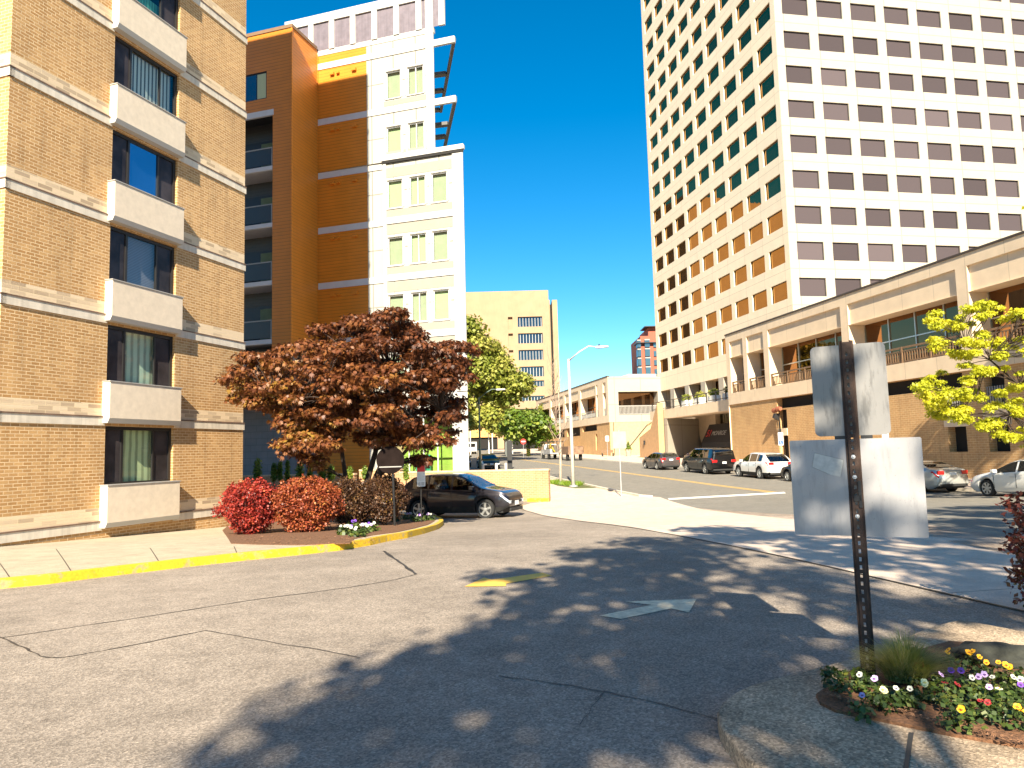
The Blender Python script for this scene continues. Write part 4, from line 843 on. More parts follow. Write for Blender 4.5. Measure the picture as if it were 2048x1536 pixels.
XOVER = dict(L=4.89, W=1.90, H=1.70, xf=1.45, xr=-1.34, wr=.37, clad=1, sill=.27, top=[(-2.445, .80), (-2.43, 1.02), (-2.33, 1.14), (-1.85, 1.50), (-1.65, 1.61), (-.9, 1.68), (-.1, 1.70), (.3, 1.64), (1.1, 1.18), (1.3, 1.12), (1.9, 1.04), (2.25, .93), (2.40, .80), (2.445, .66)],
    belt=[(-2.445, .78), (-2.25, 1.12), (-1.2, 1.10), (0, 1.05), (1.1, 1.01), (2.0, .90), (2.445, .62)], glass_side=[(-1.62, -1.02), (-.95, -.05), (.03, .90)], ws=(.34, 1.16), rw=(-2.34, -1.66), doors=[-.98, 0, 1.05], spokes=10, tip=.84, tz=.93)
BIGSUV = dict(L=5.57, W=2.00, H=1.92, xf=1.78, xr=-1.52, wr=.385, sill=.34, top=[(-2.785, .95), (-2.78, 1.2), (-2.74, 1.62), (-2.6, 1.86), (-2.0, 1.92), (0, 1.92), (.6, 1.90), (1.32, 1.28), (1.5, 1.22), (2.2, 1.16), (2.62, 1.08), (2.76, .95), (2.785, .8)],
    belt=[(-2.785, .92), (-2.7, 1.18), (-1.2, 1.18), (0, 1.16), (1.3, 1.12), (2.2, 1.02), (2.785, .75)], glass_side=[(-2.55, -1.45), (-1.36, -.42), (-.34, .55), (.55, 1.05)], ws=(.64, 1.4), rw=(-2.76, -2.64), doors=[-1.4, -.38, .72], spokes=6, tip=.92, tumble=.7, hl=.3, tl=.22, chrome=1, tz=.9)
def along(px1, px2, S, side=1):
    """pose from the ground contact points of the front and rear wheels on the side we see (side=+1: its left)"""
    a = gp(*px1)[:2]; b = gp(*px2)[:2]; h = a-b; h /= np.linalg.norm(h); r_ = np.array([h[1], -h[0]]); mid = (a+b)/2
    c = mid+r_*side*(S['W']/2-.05)-h*((S['xf']+S['xr'])/2); return c, math.atan2(h[0], h[1])
pw = paint('pearl white paint', (.78, .77, .74)); pb = paint('black paint', (.003, .003, .004), coat=.6); pg = paint('graphite paint', (.022, .020, .027), metal=.6); pgy = paint('warm grey paint', (.105, .090, .090), metal=.6); ps_ = paint('silver paint', (.50, .53, .52), metal=.6); pn = paint('dark green paint', (.010, .022, .022), metal=.4)
a_ = R(111); hv = np.array([math.sin(a_), math.cos(a_)]); rv = np.array([hv[1], -hv[0]]); c = np.array([-1.05, 26.0])-hv*HATCH["xf"]-rv*.85
hr = vehicle('parked_hatchback', 'dark grey compact crossover stopped on the driveway behind the maple bed', 'car', HATCH, c, a_, pg, lod=2)
def st_car(nm, lab, S, s_c, t_c, col, az=YC, g='cars parked along the far kerb', lod=1):
    P = C2w(t_c, s_c); return vehicle(nm, lab, 'car', S, P[:2], az, col, g, lod)
st_car('parked_wagon', 'dark grey sedan parked farthest up the far kerb near the tower entrance', WAGON, 61.0, 24.35, pgy)
st_car('parked_suv', 'long black SUV with red tail lamp parked before the entrance, ahead of the white crossover', BIGSUV, 52.9, 24.9, pb)
st_car('parked_crossover', 'white crossover parked at the far kerb behind the long black SUV', XOVER, 45.7, 25.35, pw)
st_car('parked_sedan', 'black car half hidden by the large square sign back', SEDAN, 39.9, 25.5, pb)
st_car('parked_sedan', 'silver sedan with red tail lamps seen just right of the large square sign back', SEDAN, 31.7, 25.6, ps_)
st_car('parked_sedan', 'white sedan at the right edge parked beneath the yellow green tree', dict(SEDAN, spokes=7), 24.6, 25.2, pw)
st_car('parked_crossover', 'dark SUV standing in the entrance recess behind the long black SUV', XOVER, 63.5, 29.4, paint('dark plum paint', (.03, .015, .02)), g=None)
P = C2w(11.0, 73.2); vehicle('parked_sedan', 'dark car facing us beside the white building corner in its shade', 'car', SEDAN, P[:2], YC+math.pi, pn)
P = C2w(9.0, 80); vehicle('parked_crossover', 'second dark car half hidden behind the green street lamp post', 'car', XOVER, P[:2], YC+math.pi, pb)
# far vehicles
def truck(name, label, cat, P, az, parts):
    t = thing(name, label, cat, (P[0], P[1], G(P[0], P[1])), R(90)-az)
    for nm, mt, fn in parts: m = MB(); fn(m); m.build(nm, mt, t)
    for x in (1.9, -1.5):
        for s_ in (1, -1): m = MB(); m.lathe((x, 0, .42), [(.2, s_*.7), (.42, s_*.7), (.42, s_*.95), (.2, s_*.95)], 16, 1); m.build('wheel', MT['rubber'], t)
    return t
def cabf(m): m.prism([(.9, .6), (3.0, .6), (3.05, 1.15), (2.2, 1.3), (1.7, 2.0), (.9, 2.05)], 1, -.95, .95)
def rackf(m):
    for x in (2.9, .9, -1.0, -2.6):
        for y in (-.9, .9): m.box(x-.04, x+.04, y-.04, y+.04, .9, 2.35)
    for y in (-.9, .9): m.box(-2.7, 3.0, y-.04, y+.04, 2.3, 2.4)
    for x in (-2, -.5, 1, 2.4): m.box(x-.04, x+.04, -.9, .9, 2.3, 2.38)
def toolf(m):
    m.box(-2.9, .85, -.98, -.7, .7, 1.35); m.box(-2.9, .85, .7, .98, .7, 1.35); m.box(-2.9, .85, -.7, .7, .7, .85)
def junkf(m):
    for _ in range(26):
        x, y = random.uniform(-2.6, .6), random.uniform(-.6, .6); m.box(x-.25, x+.25, y-.15, y+.15, .85, random.uniform(1.1, 2.0))
def boomf(m): m.tube([(-2.2, .2, 1.0), (-.2, .3, 2.1), (.6, .3, 1.5)], .10, 6); m.box(-.9, -.2, -.2, .5, 1.1, 1.9)
def glf(m): m.prism([(1.78, 2.0-.05), (2.24, 1.34), (2.2, 1.30), (1.7, 1.98)], 1, -.8, .8); m.box(1.0, 1.7, -.965, -.952, 1.35, 1.9); m.box(1.0, 1.7, .952, .965, 1.35, 1.9)
tp = [('cab', pw, cabf), ('cab_glass', MT['pane'], glf), ('ladder_rack', MT['dframe'], rackf), ('tool_bed', MT['galv'], toolf), ('load', simple('mixed tools', (.14, .12, .10), .8, var=.6, vs=2), junkf), ('boom', simple('yellow boom', (.65, .42, .03), .5), boomf)]
P = C2w(23.6, 98); truck('utility_truck', 'white utility truck with ladder rack and yellow equipment on the far street', 'truck', P, YC, tp)
def trf(m):
    m.box(-2.4, 2.3, -1, 1, .75, .95); m.box(-2.4, -2.3, -1, 1, .95, 1.7); m.box(-2.4, 2.3, -1, -.93, .95, 1.75); m.box(-2.4, 2.3, .93, 1, .95, 1.75); m.box(2.2, 2.3, -1, 1, .95, 1.7)
    for x in np.linspace(-2.2, 2.1, 6): m.box(x-.05, x+.05, -1.05, -1, .75, 1.75)
P = C2w(24.2, 90.5); truck('equipment_trailer', 'brown slatted trailer of equipment behind the white utility truck', 'trailer', P, YC, [('bed', simple('weathered brown boards', (.22, .13, .08), .85, var=.4), trf), ('load', bpy.data.materials['mixed tools'], lambda m: [m.box(x, x+.5, -.6, .6, .95, 1.4+.5*random.random()) for x in np.linspace(-1.8, 1.6, 6)])])
P = gp(993, 897); truck('pickup_truck', 'tan pickup crossing far off below the concrete office block', 'truck', P, R(80), [('cab', simple('tan camouflage paint', (.33, .22, .10), .6, var=.5, vs=1.2), lambda m: m.prism([(-.6, .6), (2.6, .6), (2.6, 1.1), (1.6, 1.15), (1.1, 1.85), (-.5, 1.85)], 1, -.95, .95)), ('bed', bpy.data.materials['tan camouflage paint'], lambda m: m.box(-2.6, -.6, -.95, .95, .6, 1.2)), ('cab_glass', MT['pane'], lambda m: m.box(-.3, 1.0, -.97, .97, 1.2, 1.7))])
P = gp(940, 908); truck('white_van', 'white van far off just right of the white building corner', 'van', P, YC, [('body', pw, lambda m: m.prism([(-2.7, .5), (2.7, .5), (2.7, 1.2), (2.0, 1.5), (1.6, 2.3), (-2.7, 2.3)], 1, -1, 1)), ('rear_window', MT['signb'] if False else MT['pane'], lambda m: m.box(-2.72, -2.69, -.7, .7, 1.3, 2.0))])
# ================================================================ foliage
def leaves(name, blobs, n, size, mat, parent, org, blades=3, droop=.35, shell=.55, topbias=.3, aspect=.32, blobvar=.5, cut=None, fold=0):
    """blobs: (x,y,z,rx,ry,rz[,tone]); leaf-sized faces spread through the blobs' volume"""
    B = np.array([list(b[:6])+[b[6] if len(b) > 6 else RNG.random()] for b in blobs], float)
    wt = (B[:, 3]*B[:, 4]*B[:, 5])**.67; wt /= wt.sum(); idx = RNG.choice(len(B), n, p=wt); b = B[idx]
    d = RNG.normal(size=(n, 3)); d[:, 2] += topbias; d /= np.linalg.norm(d, axis=1)[:, None]
    r_ = shell+(1-shell)*RNG.random(n)**.6; r_ *= 1+.12*RNG.normal(size=n)
    P = b[:, :3]+d*b[:, 3:6]*r_[:, None]
    nrm = d*.55+RNG.normal(size=(n, 3))*.45+np.array([0, 0, .55]); nrm /= np.linalg.norm(nrm, axis=1)[:, None]
    h = RNG.normal(size=(n, 3)); h[:, :2] += d[:, :2]*.8; h[:, 2] -= droop; h -= nrm*(h*nrm).sum(1)[:, None]; h /= np.linalg.norm(h, axis=1)[:, None]
    sd = np.cross(nrm, h); s = size*(.6+.8*RNG.random(n)); V = []; angs = np.linspace(-.95, .95, blades) if blades > 1 else [0]
    for a in angs:
        dr = h*math.cos(a)+sd*math.sin(a); pr = np.cross(nrm, dr); l = s*(1-.25*abs(a)); w_ = l*aspect*(1.6 if blades == 1 else 1)
        tip = P+dr*l[:, None]-np.array([0, 0, 1])*(l*droop*.5)[:, None]; mid = P+dr*(l*.5)[:, None]
        V.append(np.stack([P, mid+pr*w_[:, None], tip, mid-pr*w_[:, None]], 1))
    V = np.concatenate(V, 0).reshape(-1, 3)-np.array(org); nf = len(V)//4; F_ = np.arange(nf*4).reshape(nf, 4)
    me = bpy.data.meshes.new(name); me.vertices.add(len(V)); me.vertices.foreach_set('co', V.ravel()); me.loops.add(nf*4); me.loops.foreach_set('vertex_index', F_.ravel())
    me.polygons.add(nf); me.polygons.foreach_set('loop_start', np.arange(0, nf*4, 4)); me.polygons.foreach_set('loop_total', np.full(nf, 4)); me.update(calc_edges=True)
    rnd = np.clip(b[:, 6]*blobvar+(1-blobvar)*RNG.random(n), 0, 1); rnd = np.tile(rnd, len(angs)); at = me.attributes.new('rnd', 'FLOAT', 'FACE'); at.data.foreach_set('value', rnd)
    me.materials.append(mat); o = bpy.data.objects.new(name, me); COL.objects.link(o); o.parent = parent; return o
def limb(m, a, b, r0, r1, bend=.10, n=5, seg=6):
    a = np.array(a, float); b = np.array(b, float); L = np.linalg.norm(b-a); off = RNG.normal(size=3)*L*bend; off[2] = abs(off[2])*.6; pts, rad = [], []
    for k in range(seg+1):
        u = k/seg; pts.append(a+(b-a)*u+off*math.sin(math.pi*u)); rad.append(r0+(r1-r0)*u)
    m.tube(pts, rad, n); return pts
def tree(name, label, base, trunk, blobs, nleaf, size, lm, bark, group=None, cat='tree', twigs=0, **kw):
    """trunk: list of (list of points, r0, r1); each blob is joined to the nearest trunk top by a limb"""
    org = (float(base[0]), float(base[1]), float(base[2])); t = thing(name, label, cat, org, 0, group); m = MB(org); ends = []
    for pts, r0, r1 in trunk:
        P = [np.array(p, float) for p in pts]; m.tube(P, list(np.linspace(r0, r1, len(P))), 9); ends += [(p, r0+(r1-r0)*k/(len(P)-1)) for k, p in enumerate(P) if k >= len(P)//2]
    for b in blobs:
        c = np.array(b[:3]); e, r_ = min(ends, key=lambda q: np.linalg.norm(q[0]-c)+max(0, q[0][2]-c[2])*2); pp = limb(m, e, c, r_*.5, .012 if size < .2 else .03)
        for k in range(twigs):
            q = pp[random.randint(3, 6)]; d = RNG.normal(size=3); d /= np.linalg.norm(d); limb(m, q, c+d*np.array(b[3:6])*.8, .010, .004, n=3, seg=3)
    m.build('trunk', bark, t, smooth=True); leaves('crown', blobs, nleaf, size, lm, t, org, **kw); return t
def dome(c, rx, ry, rz, n, br, fl=.45, zmin=-.3, jit=.12, inner=.25):
    out = []
    for k in range(n):
        u = 1-(1-zmin)*(k+.5)/n; a = k*2.39996+.4; q = math.sqrt(max(0, 1-u*u)); f = 1+RNG.uniform(-jit, jit)
        if RNG.random() < inner: f *= .6
        r_ = br*(.7+.6*RNG.random()); out.append((c[0]+rx*q*math.cos(a)*f, c[1]+ry*q*math.sin(a)*f, c[2]+rz*u*f, r_, r_, r_*fl))
    return out
LM = {}
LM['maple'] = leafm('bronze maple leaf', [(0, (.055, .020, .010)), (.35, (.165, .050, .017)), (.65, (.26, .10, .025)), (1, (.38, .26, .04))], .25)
LM['yel'] = leafm('spring yellow green leaf', [(0, (.35, .38, .02)), (.5, (.60, .60, .03)), (1, (.75, .68, .05))], .4)
LM['syc'] = leafm('pale green leaf', [(0, (.07, .11, .012)), (.5, (.26, .29, .04)), (1, (.50, .46, .12))], .3)
LM['grn'] = leafm('fresh green leaf', [(0, (.06, .13, .012)), (.6, (.14, .21, .02)), (1, (.32, .34, .05))], .3)
LM['redb'] = leafm('red barberry leaf', [(0, (.07, .015, .01)), (.35, (.24, .022, .016)), (.75, (.46, .05, .032)), (1, (.50, .19, .05))], .25)
LM['orb'] = leafm('orange red barberry leaf', [(0, (.07, .02, .01)), (.4, (.28, .05, .022)), (.8, (.42, .12, .035)), (1, (.46, .25, .06))], .25)
LM['drk'] = leafm('purple brown shrub leaf', [(0, (.035, .018, .012)), (.6, (.10, .045, .022)), (1, (.20, .11, .03))], .2)
LM['bur'] = leafm('burgundy leaf', [(0, (.06, .014, .010)), (.6, (.16, .035, .02)), (1, (.13, .14, .03))], .25)
LM['und'] = leafm('bedding plant leaf', [(0, (.02, .035, .008)), (.6, (.055, .095, .016)), (1, (.16, .17, .03))], .2)
LM['gry'] = leafm('dry grass blade', [(0, (.16, .20, .03)), (.5, (.34, .34, .08)), (1, (.60, .50, .22))], .3)
LM['shade'] = leafm('broad green leaf', [(0, (.05, .09, .01)), (1, (.16, .22, .03))], .25)
# ---- bronze maple in the bed
my = 21.6; mb = dp(712, 1040, my); mg = G(mb[0], mb[1])+.16; base = (mb[0], mb[1], mg)
def mp(px, py, D=my): p = dp(px, py, D); return (p[0], p[1], p[2])
trunk = [([(mb[0]+.0, mb[1], mg-.1), mp(705, 1010), mp(692, 960), mp(683, 900), mp(660, 850)], .10, .045), ([(mb[0]+.05, mb[1]+.1, mg-.1), mp(735, 1000), mp(765, 930), mp(790, 880), mp(830, 800)], .17, .06),
    ([mp(712, 1020), mp(735, 960), mp(752, 900, my+.3), mp(770, 830, my+.4), mp(780, 760, my+.5)], .10, .05), ([mp(760, 950), mp(800, 915, my-.5), mp(850, 860, my-.8), mp(880, 820, my-.9)], .06, .03), ([mp(683, 900), mp(640, 860, my-.6), mp(590, 820, my-1), mp(540, 790, my-1.3)], .05, .02)]
outline = [(470, 770), (440, 790), (505, 745), (550, 715), (530, 790), (590, 735), (600, 800), (640, 680), (600, 860), (650, 760), (680, 650), (700, 720), (720, 645), (760, 640), (800, 660), (840, 690), (790, 720), (700, 800), (660, 830), (740, 800), (800, 790), (860, 730), (900, 700), (930, 720), (900, 770), (860, 800), (820, 850), (770, 860), (720, 860), (640, 880), (590, 915), (680, 870), (860, 880), (840, 920), (890, 830), (560, 830), (750, 700), (820, 740), (670, 700), (860, 910), (570, 905), (620, 930), (500, 800), (920, 690), (780, 635)]
mbl = []
hull = [(432, 790), (455, 745), (500, 715), (545, 690), (600, 690), (645, 655), (690, 628), (745, 630), (775, 612), (800, 618), (830, 650), (870, 672), (905, 690), (940, 690), (958, 720), (930, 760), (915, 800), (925, 850), (880, 905), (845, 930), (820, 900), (770, 885), (700, 880), (660, 895), (640, 940), (590, 920), (550, 905), (575, 860), (540, 815), (480, 800)]
def inpoly(x, y, P):
    c = False
    for i in range(len(P)):
        (x1, y1), (x2, y2) = P[i], P[i-1]
        if (y1 > y) != (y2 > y) and x < (x2-x1)*(y-y1)/(y2-y1)+x1: c = not c
    return c
cnt = 0
while cnt < 330:
    x, y = RNG.uniform(430, 960), RNG.uniform(610, 945)
    if not inpoly(x, y, hull): continue
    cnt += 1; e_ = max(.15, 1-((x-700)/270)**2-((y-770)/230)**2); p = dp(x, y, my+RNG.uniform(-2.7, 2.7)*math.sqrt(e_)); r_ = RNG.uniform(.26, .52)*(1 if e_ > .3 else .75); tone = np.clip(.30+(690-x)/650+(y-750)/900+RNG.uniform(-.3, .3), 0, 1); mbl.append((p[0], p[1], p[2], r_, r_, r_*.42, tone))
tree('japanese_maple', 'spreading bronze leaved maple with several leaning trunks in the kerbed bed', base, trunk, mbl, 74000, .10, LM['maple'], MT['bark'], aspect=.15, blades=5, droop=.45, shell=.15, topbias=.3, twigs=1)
# ---- shrubs
def shrub(name, label, px, D, wpx, hpx, lm, n, size, cat='shrub', topx=0, group=None, dz=0):
    c = dp(px[0], px[1]-hpx/2, D); rx = wpx/2/F*D; rz = hpx/2/F*D; g = G(c[0], c[1])+.16; t = thing(name, label, cat, (c[0], c[1], g), 0, group); org = (c[0], c[1], g); bl = []
    for k in range(46):
        u = 1-1.75*(k+.5)/46; a = k*2.4; q = (1-abs(u)**2.6)**.42*(1 if u > -.2 else .86); f = RNG.uniform(.66, .96)*(1 if u > -.1 else 1+.55*(u+.1))
        bl.append((c[0]+rx*q*math.cos(a)*f, c[1]+rx*q*math.sin(a)*f, c[2]+rz*u*.86, rx*.27, rx*.27, rz*.25, np.clip(.45-.3*u*0+RNG.uniform(-.35, .35), 0, 1)))
    m = MB(org)
    for k in range(16): b = bl[k*2]; limb(m, (c[0]+RNG.uniform(-.08, .08), c[1]+RNG.uniform(-.08, .08), g-.03), b[:3], .014, .005, n=4, seg=4)
    for k in range(26):
        a = RNG.uniform(0, 6.28); q = RNG.uniform(.2, .95); zt_ = c[2]+rz*math.sqrt(1-q*q)*RNG.uniform(.95, 1.12); x_, y_ = c[0]+rx*q*math.cos(a), c[1]+rx*q*math.sin(a); limb(m, (x_, y_, zt_-.3), (x_+RNG.normal()*.04, y_, zt_+.05), .004, .002, n=3, seg=2); bl.append((x_, y_, zt_, .035, .035, .08, RNG.uniform(.4, 1)))
    m.build('stems', MT['bark'], t); leaves('foliage', bl, n, size, lm, t, org, blades=1, aspect=.28, droop=-.35, shell=.25, topbias=.1, blobvar=.35); return t
shrub('barberry_shrub', 'clipped red barberry nearest the brick block, leftmost of the shrubs', (500, 1079), 18.0, 116, 116, LM['redb'], 15000, .050, group=None)
shrub('barberry_shrub', 'larger rounded red and orange barberry between the leftmost one and the maple', (614, 1076), 18.2, 138, 118, LM['orb'], 19000, .050)
shrub('dark_shrub', 'dark brown shrub in the maple shade behind its trunk', (700, 1062), 20.2, 90, 105, LM['drk'], 9000, .05)
shrub('dark_shrub', 'dark clipped shrub right of the maple trunk beside the round sign post', (768, 1052), 20.4, 92, 98, LM['drk'], 10000, .05)
# ---- row of small plants on the garden wall
for i, (x, h, w_) in enumerate([(515, 34, 18), (548, 26, 12), (560, 30, 8), (575, 30, 8), (600, 28, 16), (620, 24, 12), (645, 22, 14), (662, 22, 14), (730, 20, 12), (812, 24, 10), (700, 20, 10)]):
    c = dp(x, 953-h/2, 34.6); r_ = w_/2/F*35; hh = h/2/F*35; t = thing('wall_plant', 'small upright shrubs lined up behind the low brick wall', 'shrub', (c[0], c[1], c[2]-hh), 0, 'small shrubs behind the garden wall'); org = (c[0], c[1], c[2]-hh)
    m = MB(org); m.tube([(c[0], c[1], c[2]-hh-1), (c[0], c[1], c[2]+hh*.7)], .03, 5); m.build('stem', MT['bark'], t)
    leaves('foliage', [(c[0], c[1], c[2]+hh*u, r_*.85, r_*.85, hh*.45) for u in (-1.2, -.8, -.4, 0, .4)]+[(c[0], c[1], c[2]+hh*.8, r_*.5, r_*.5, hh*.4)], 560, .085, LM['grn'], t, org, blades=1, shell=.2)
# ---- street and background trees
def far_tree(name, label, px, pybase, D, outline, r, n, size, lm, bark=None, group=None, layers=2, dr=1.):
    b = dp(px, pybase, D); g = G(b[0], b[1]); bl = []
    for (x, y) in outline:
        for k in range(layers):
            p = dp(x+RNG.uniform(-4, 4), y+RNG.uniform(-4, 4), D+RNG.uniform(-dr, dr)*r*1.6); rr = r*RNG.uniform(.7, 1.2); bl.append((p[0], p[1], p[2], rr, rr, rr*.75))
    topz = max(q[2] for q in bl); cz = g+(topz-g)*.5; cx = sum(q[0] for q in bl)/len(bl); m_ = [((b[0], b[1], g-.2), (b[0]+.1, b[1], g+(cz-g)*.5), (cx*.5+b[0]*.5, b[1], cz), (cx, b[1], (cz+topz)/2))]
    return tree(name, label, (b[0], b[1], g), [(m_[0], r*.17, r*.05)], bl, n, size, lm, bark or MT['bark'], group=group, blades=1, aspect=.42, shell=.25, topbias=.2)
syc = [(x-10, y) for x, y in [(940, 650), (955, 660), (965, 690), (940, 700), (985, 700), (1000, 720), (970, 730), (1020, 750), (1045, 765), (1000, 770), (950, 760), (975, 790), (940, 810), (1000, 810), (1030, 790), (960, 840), (925, 780), (930, 720), (1010, 735), (985, 745), (1052, 772), (905, 700), (900, 760), (905, 820), (930, 850), (985, 835)]]
far_tree('sycamore_tree', 'tall yellowish green tree rising right behind the white building corner', 925, 925, 92, syc, 1.8, 24000, .33, LM['syc'], MT['barkl'])
far_tree('street_tree', 'round green tree by the do not enter sign far up the street', 1056, 898, 120, [(1040, 845), (1060, 835), (1080, 845), (1050, 865), (1075, 870), (1030, 865), (1060, 855), (1088, 862), (1012, 850), (1022, 835)], 1.9, 9000, .42, LM['grn'])
far_tree('street_tree', 'small pale green tree between the sycamore and the round green tree', 1012, 898, 135, [(1000, 840), (1015, 830), (1020, 850), (1005, 858), (990, 850)], 2.2, 4000, .45, LM['syc'])
far_tree('street_tree', 'yellowish tree tucked against the end of the far podium', 1094, 895, 150, [(1092, 830), (1096, 845), (1090, 860), (1098, 820), (1088, 872)], 1.8, 3000, .45, LM['syc'])
yt = [(1880, 640), (1905, 660), (1930, 635), (1960, 625), (1990, 620), (2020, 640), (2050, 630), (1890, 690), (1920, 700), (1950, 690), (1980, 680), (2010, 700), (2045, 690), (1870, 760), (1860, 790), (1895, 790), (1880, 815), (1920, 810), (1940, 770), (1960, 740), (1990, 750), (2030, 760), (2070, 720), (1930, 835), (1905, 820), (1965, 800), (2010, 800), (2040, 820), (2000, 855), (2030, 860), (2090, 650), (2100, 760), (2130, 700), (2160, 640), (2160, 780), (2100, 830), (2200, 700), (2230, 760), (2060, 880), (2120, 600), (2180, 560), (2240, 620), (1985, 860), (1940, 720), (1866, 775)]
tb = dp(2190, 1000, 27); tg = G(tb[0], tb[1]); bl = []
for (x, y) in yt:
    for k in range(4 if x < 2060 else 5):
        p = dp(x+RNG.uniform(-22, 22), y+RNG.uniform(-18, 18), 27+RNG.uniform(-1.2, 1.2)*(1 if x < 2060 else 2)); r_ = RNG.uniform(.16, .36); bl.append((p[0], p[1], p[2], r_, r_, r_*.5))
def q27(x, y, D=27): p = dp(x, y, D); return tuple(p)
tree('street_tree', 'bright yellow green tree reaching in from the right edge over the white sedan', (tb[0], tb[1], tg), [([(tb[0], tb[1], tg-.2), q27(2185, 900), q27(2170, 800), q27(2150, 700), q27(2140, 600)], .16, .06), ([q27(2178, 860), q27(2110, 840), q27(2040, 770), q27(1980, 720), q27(1930, 690)], .06, .02), ([q27(2178, 880), q27(2100, 870), q27(2020, 830), q27(1950, 800), q27(1890, 790)], .05, .015)], bl, 34000, .085, LM['yel'], MT['bark'], blades=3, aspect=.26, shell=.2, droop=.3, twigs=3)
# ---- street trees just out of frame to the right: they shade the podium wall and are part of the same row
def row_tree(t_, s_, h, rr, n, lm='yel', size=.2, lab='', grp=None, seed=0, nb=26, zmin=-.35):
    p = C2w(t_, s_); g = G(p[0], p[1]); c = (p[0], p[1], g+h-rr*.8); b = dome(c, rr, rr, rr*.85, nb, rr*.30, .6, zmin)
    return tree('street_tree', lab, (p[0], p[1], g), [([(p[0], p[1], g-.2), (p[0]+.1, p[1], g+h*.3), (p[0], p[1]+.1, g+h*.55), (p[0], p[1], g+h*.75)], .2, .06)], b, n, size, LM[lm], MT['bark'], group=grp, blades=1, aspect=.45, shell=.3)
row_tree(29.9, 22.5, 13.5, 3.3, 4200, size=.26, lab='tall leafy kerbside tree shading the podium wall beyond the right edge')
row_tree(30.2, 15.5, 11, 3.0, 3200, size=.26, lab='second leafy kerbside tree farther right beyond the right edge')
# ---- trees behind the viewer that throw the dappled shade over the drive
def shade_blob(gx, gy, h, r_, n=1):  # crown lobe whose shade lands at ground (gx, gy)
    k = h/math.tan(R(SUN_EL)); return (gx-math.sin(R(SUN_AZ))*k, gy-math.cos(R(SUN_AZ))*k, h, r_, r_, r_*.55)
def shade_tree(label, base, spots, hr, n, size):
    bl = []
    for gx, gy, r_ in spots: bl.append(shade_blob(gx, gy, RNG.uniform(*hr), r_))
    g = G(*base); cz = sum(b[2] for b in bl)/len(bl); cx = sum(b[0] for b in bl)/len(bl); cy = sum(b[1] for b in bl)/len(bl)
    return tree('shade_tree', label, (base[0], base[1], g), [([(base[0], base[1], g-.2), (base[0]+.1, base[1], g+cz*.35), (cx*.5+base[0]*.5, cy*.5+base[1]*.5, cz*.75), (cx, cy, cz+.5)], .26, .08)], bl, n, size, LM['shade'], MT['bark'], blades=1, aspect=.5, shell=.1, topbias=0)
sp1 = [(-1.0, 4.6, .8), (-.5, 5.6, .9), (.2, 5.0, .9), (1.2, 5.2, 1.0), (.3, 6.6, .9), (1.5, 6.6, 1.0), (.4, 8.2, .8), (1.6, 8.4, 1.0), (.9, 9.8, .9), (2.2, 10.6, 1.0), (1.4, 11.8, .9), (2.8, 12.2, 1.0), (2.4, 13.6, .8), (-.2, 10.0, .5), (3.3, 9.0, .9), (3.4, 7.4, .8), (2.6, 5.6, .7), (0, 3.6, .8), (3.9, 13.8, .9), (-1.2, 3.4, .8)]
shade_tree('tall tree behind the viewpoint whose crown shades the drive', (1.8, -9.5), sp1, (8.2, 10.5), 6900, .16)
sp2 = [(4.2, 15.6, .9), (5.0, 14.0, .8), (9.6, 15.6, 1.0), (5.2, 12.2, 1.0), (4.6, 10.6, .9), (7.0, 12.8, 1.1), (8.6, 13.6, 1.1), (6.4, 10.4, 1.0), (5.3, 8.6, .9), (8.3, 10.6, 1.1), (10.0, 12.5, 1.2), (7.0, 8.6, 1.0), (11.5, 17.6, 1.3), (13.4, 20.4, 1.3), (11.0, 20.2, 1.1), (12.4, 15, 1.3), (14.6, 18.2, 1.3), (4.4, 7.0, .7)]
shade_tree('second tall tree behind and right of the viewpoint shading the pavement', (8.5, -6.5), sp2, (8.6, 11.5), 7300, .18)
# ---- bare young tree by the lamp post
b = gp(1121, 967); org = (b[0], b[1], b[2]); BT = thing('bare_young_tree', 'thin leafless young tree in the verge beside the tall lamp post', 'tree', org)
D = 48.5; m = MB(org); tp_ = [(b[0], b[1], b[2]-.1)]+[tuple(dp(x, y, D)) for x, y in ((1121, 900), (1119, 830), (1116, 760), (1112, 720))]; m.tube(tp_, [.10, .08, .055, .03, .012], 6); m.build('trunk', MT['barkl'], BT, smooth=True)
m = MB(org)
for k in range(26):
    u = .25+.7*k/26; z = b[2]+u*8.0; a = k*2.4; r_ = (1.5 if u < .6 else 1.1)*(1.1-u*.5); s0 = np.array([b[0]-.25*u, b[1], z]); e = s0+np.array([math.cos(a)*r_*.55, math.sin(a)*r_*.55, 1.0+.7*random.random()])
    pts = limb(m, s0, e, .022, .006, n=4, seg=4)
    for j in range(2): limb(m, pts[2], e+RNG.normal(size=3)*.35, .009, .004, n=3, seg=2)
m.build('branches', simple('grey brown twig', (.30, .22, .17), .9), BT)
# verge grass
vg = thing_pts = [gp(random.uniform(1100, 1200), random.uniform(963, 977)) for _ in range(1)]
V0 = gp(1150, 970); gl = [(V0[0]+dx, V0[1]+dy, V0[2]+.03, .5, .5, .03) for dx, dy in ((-1.3, 2.0), (-.9, 1.0), (-.5, 0), (-.1, -1), (-1.6, 3.0), (.1, -.2), (-.2, .9), (-1.0, 3.2))]
o = leaves('verge_grass', gl, 2600, .13, MT['grass'], None, (0, 0, 0), blades=1, aspect=.1, droop=-1.6, shell=.1); tag(o, kind='stuff')
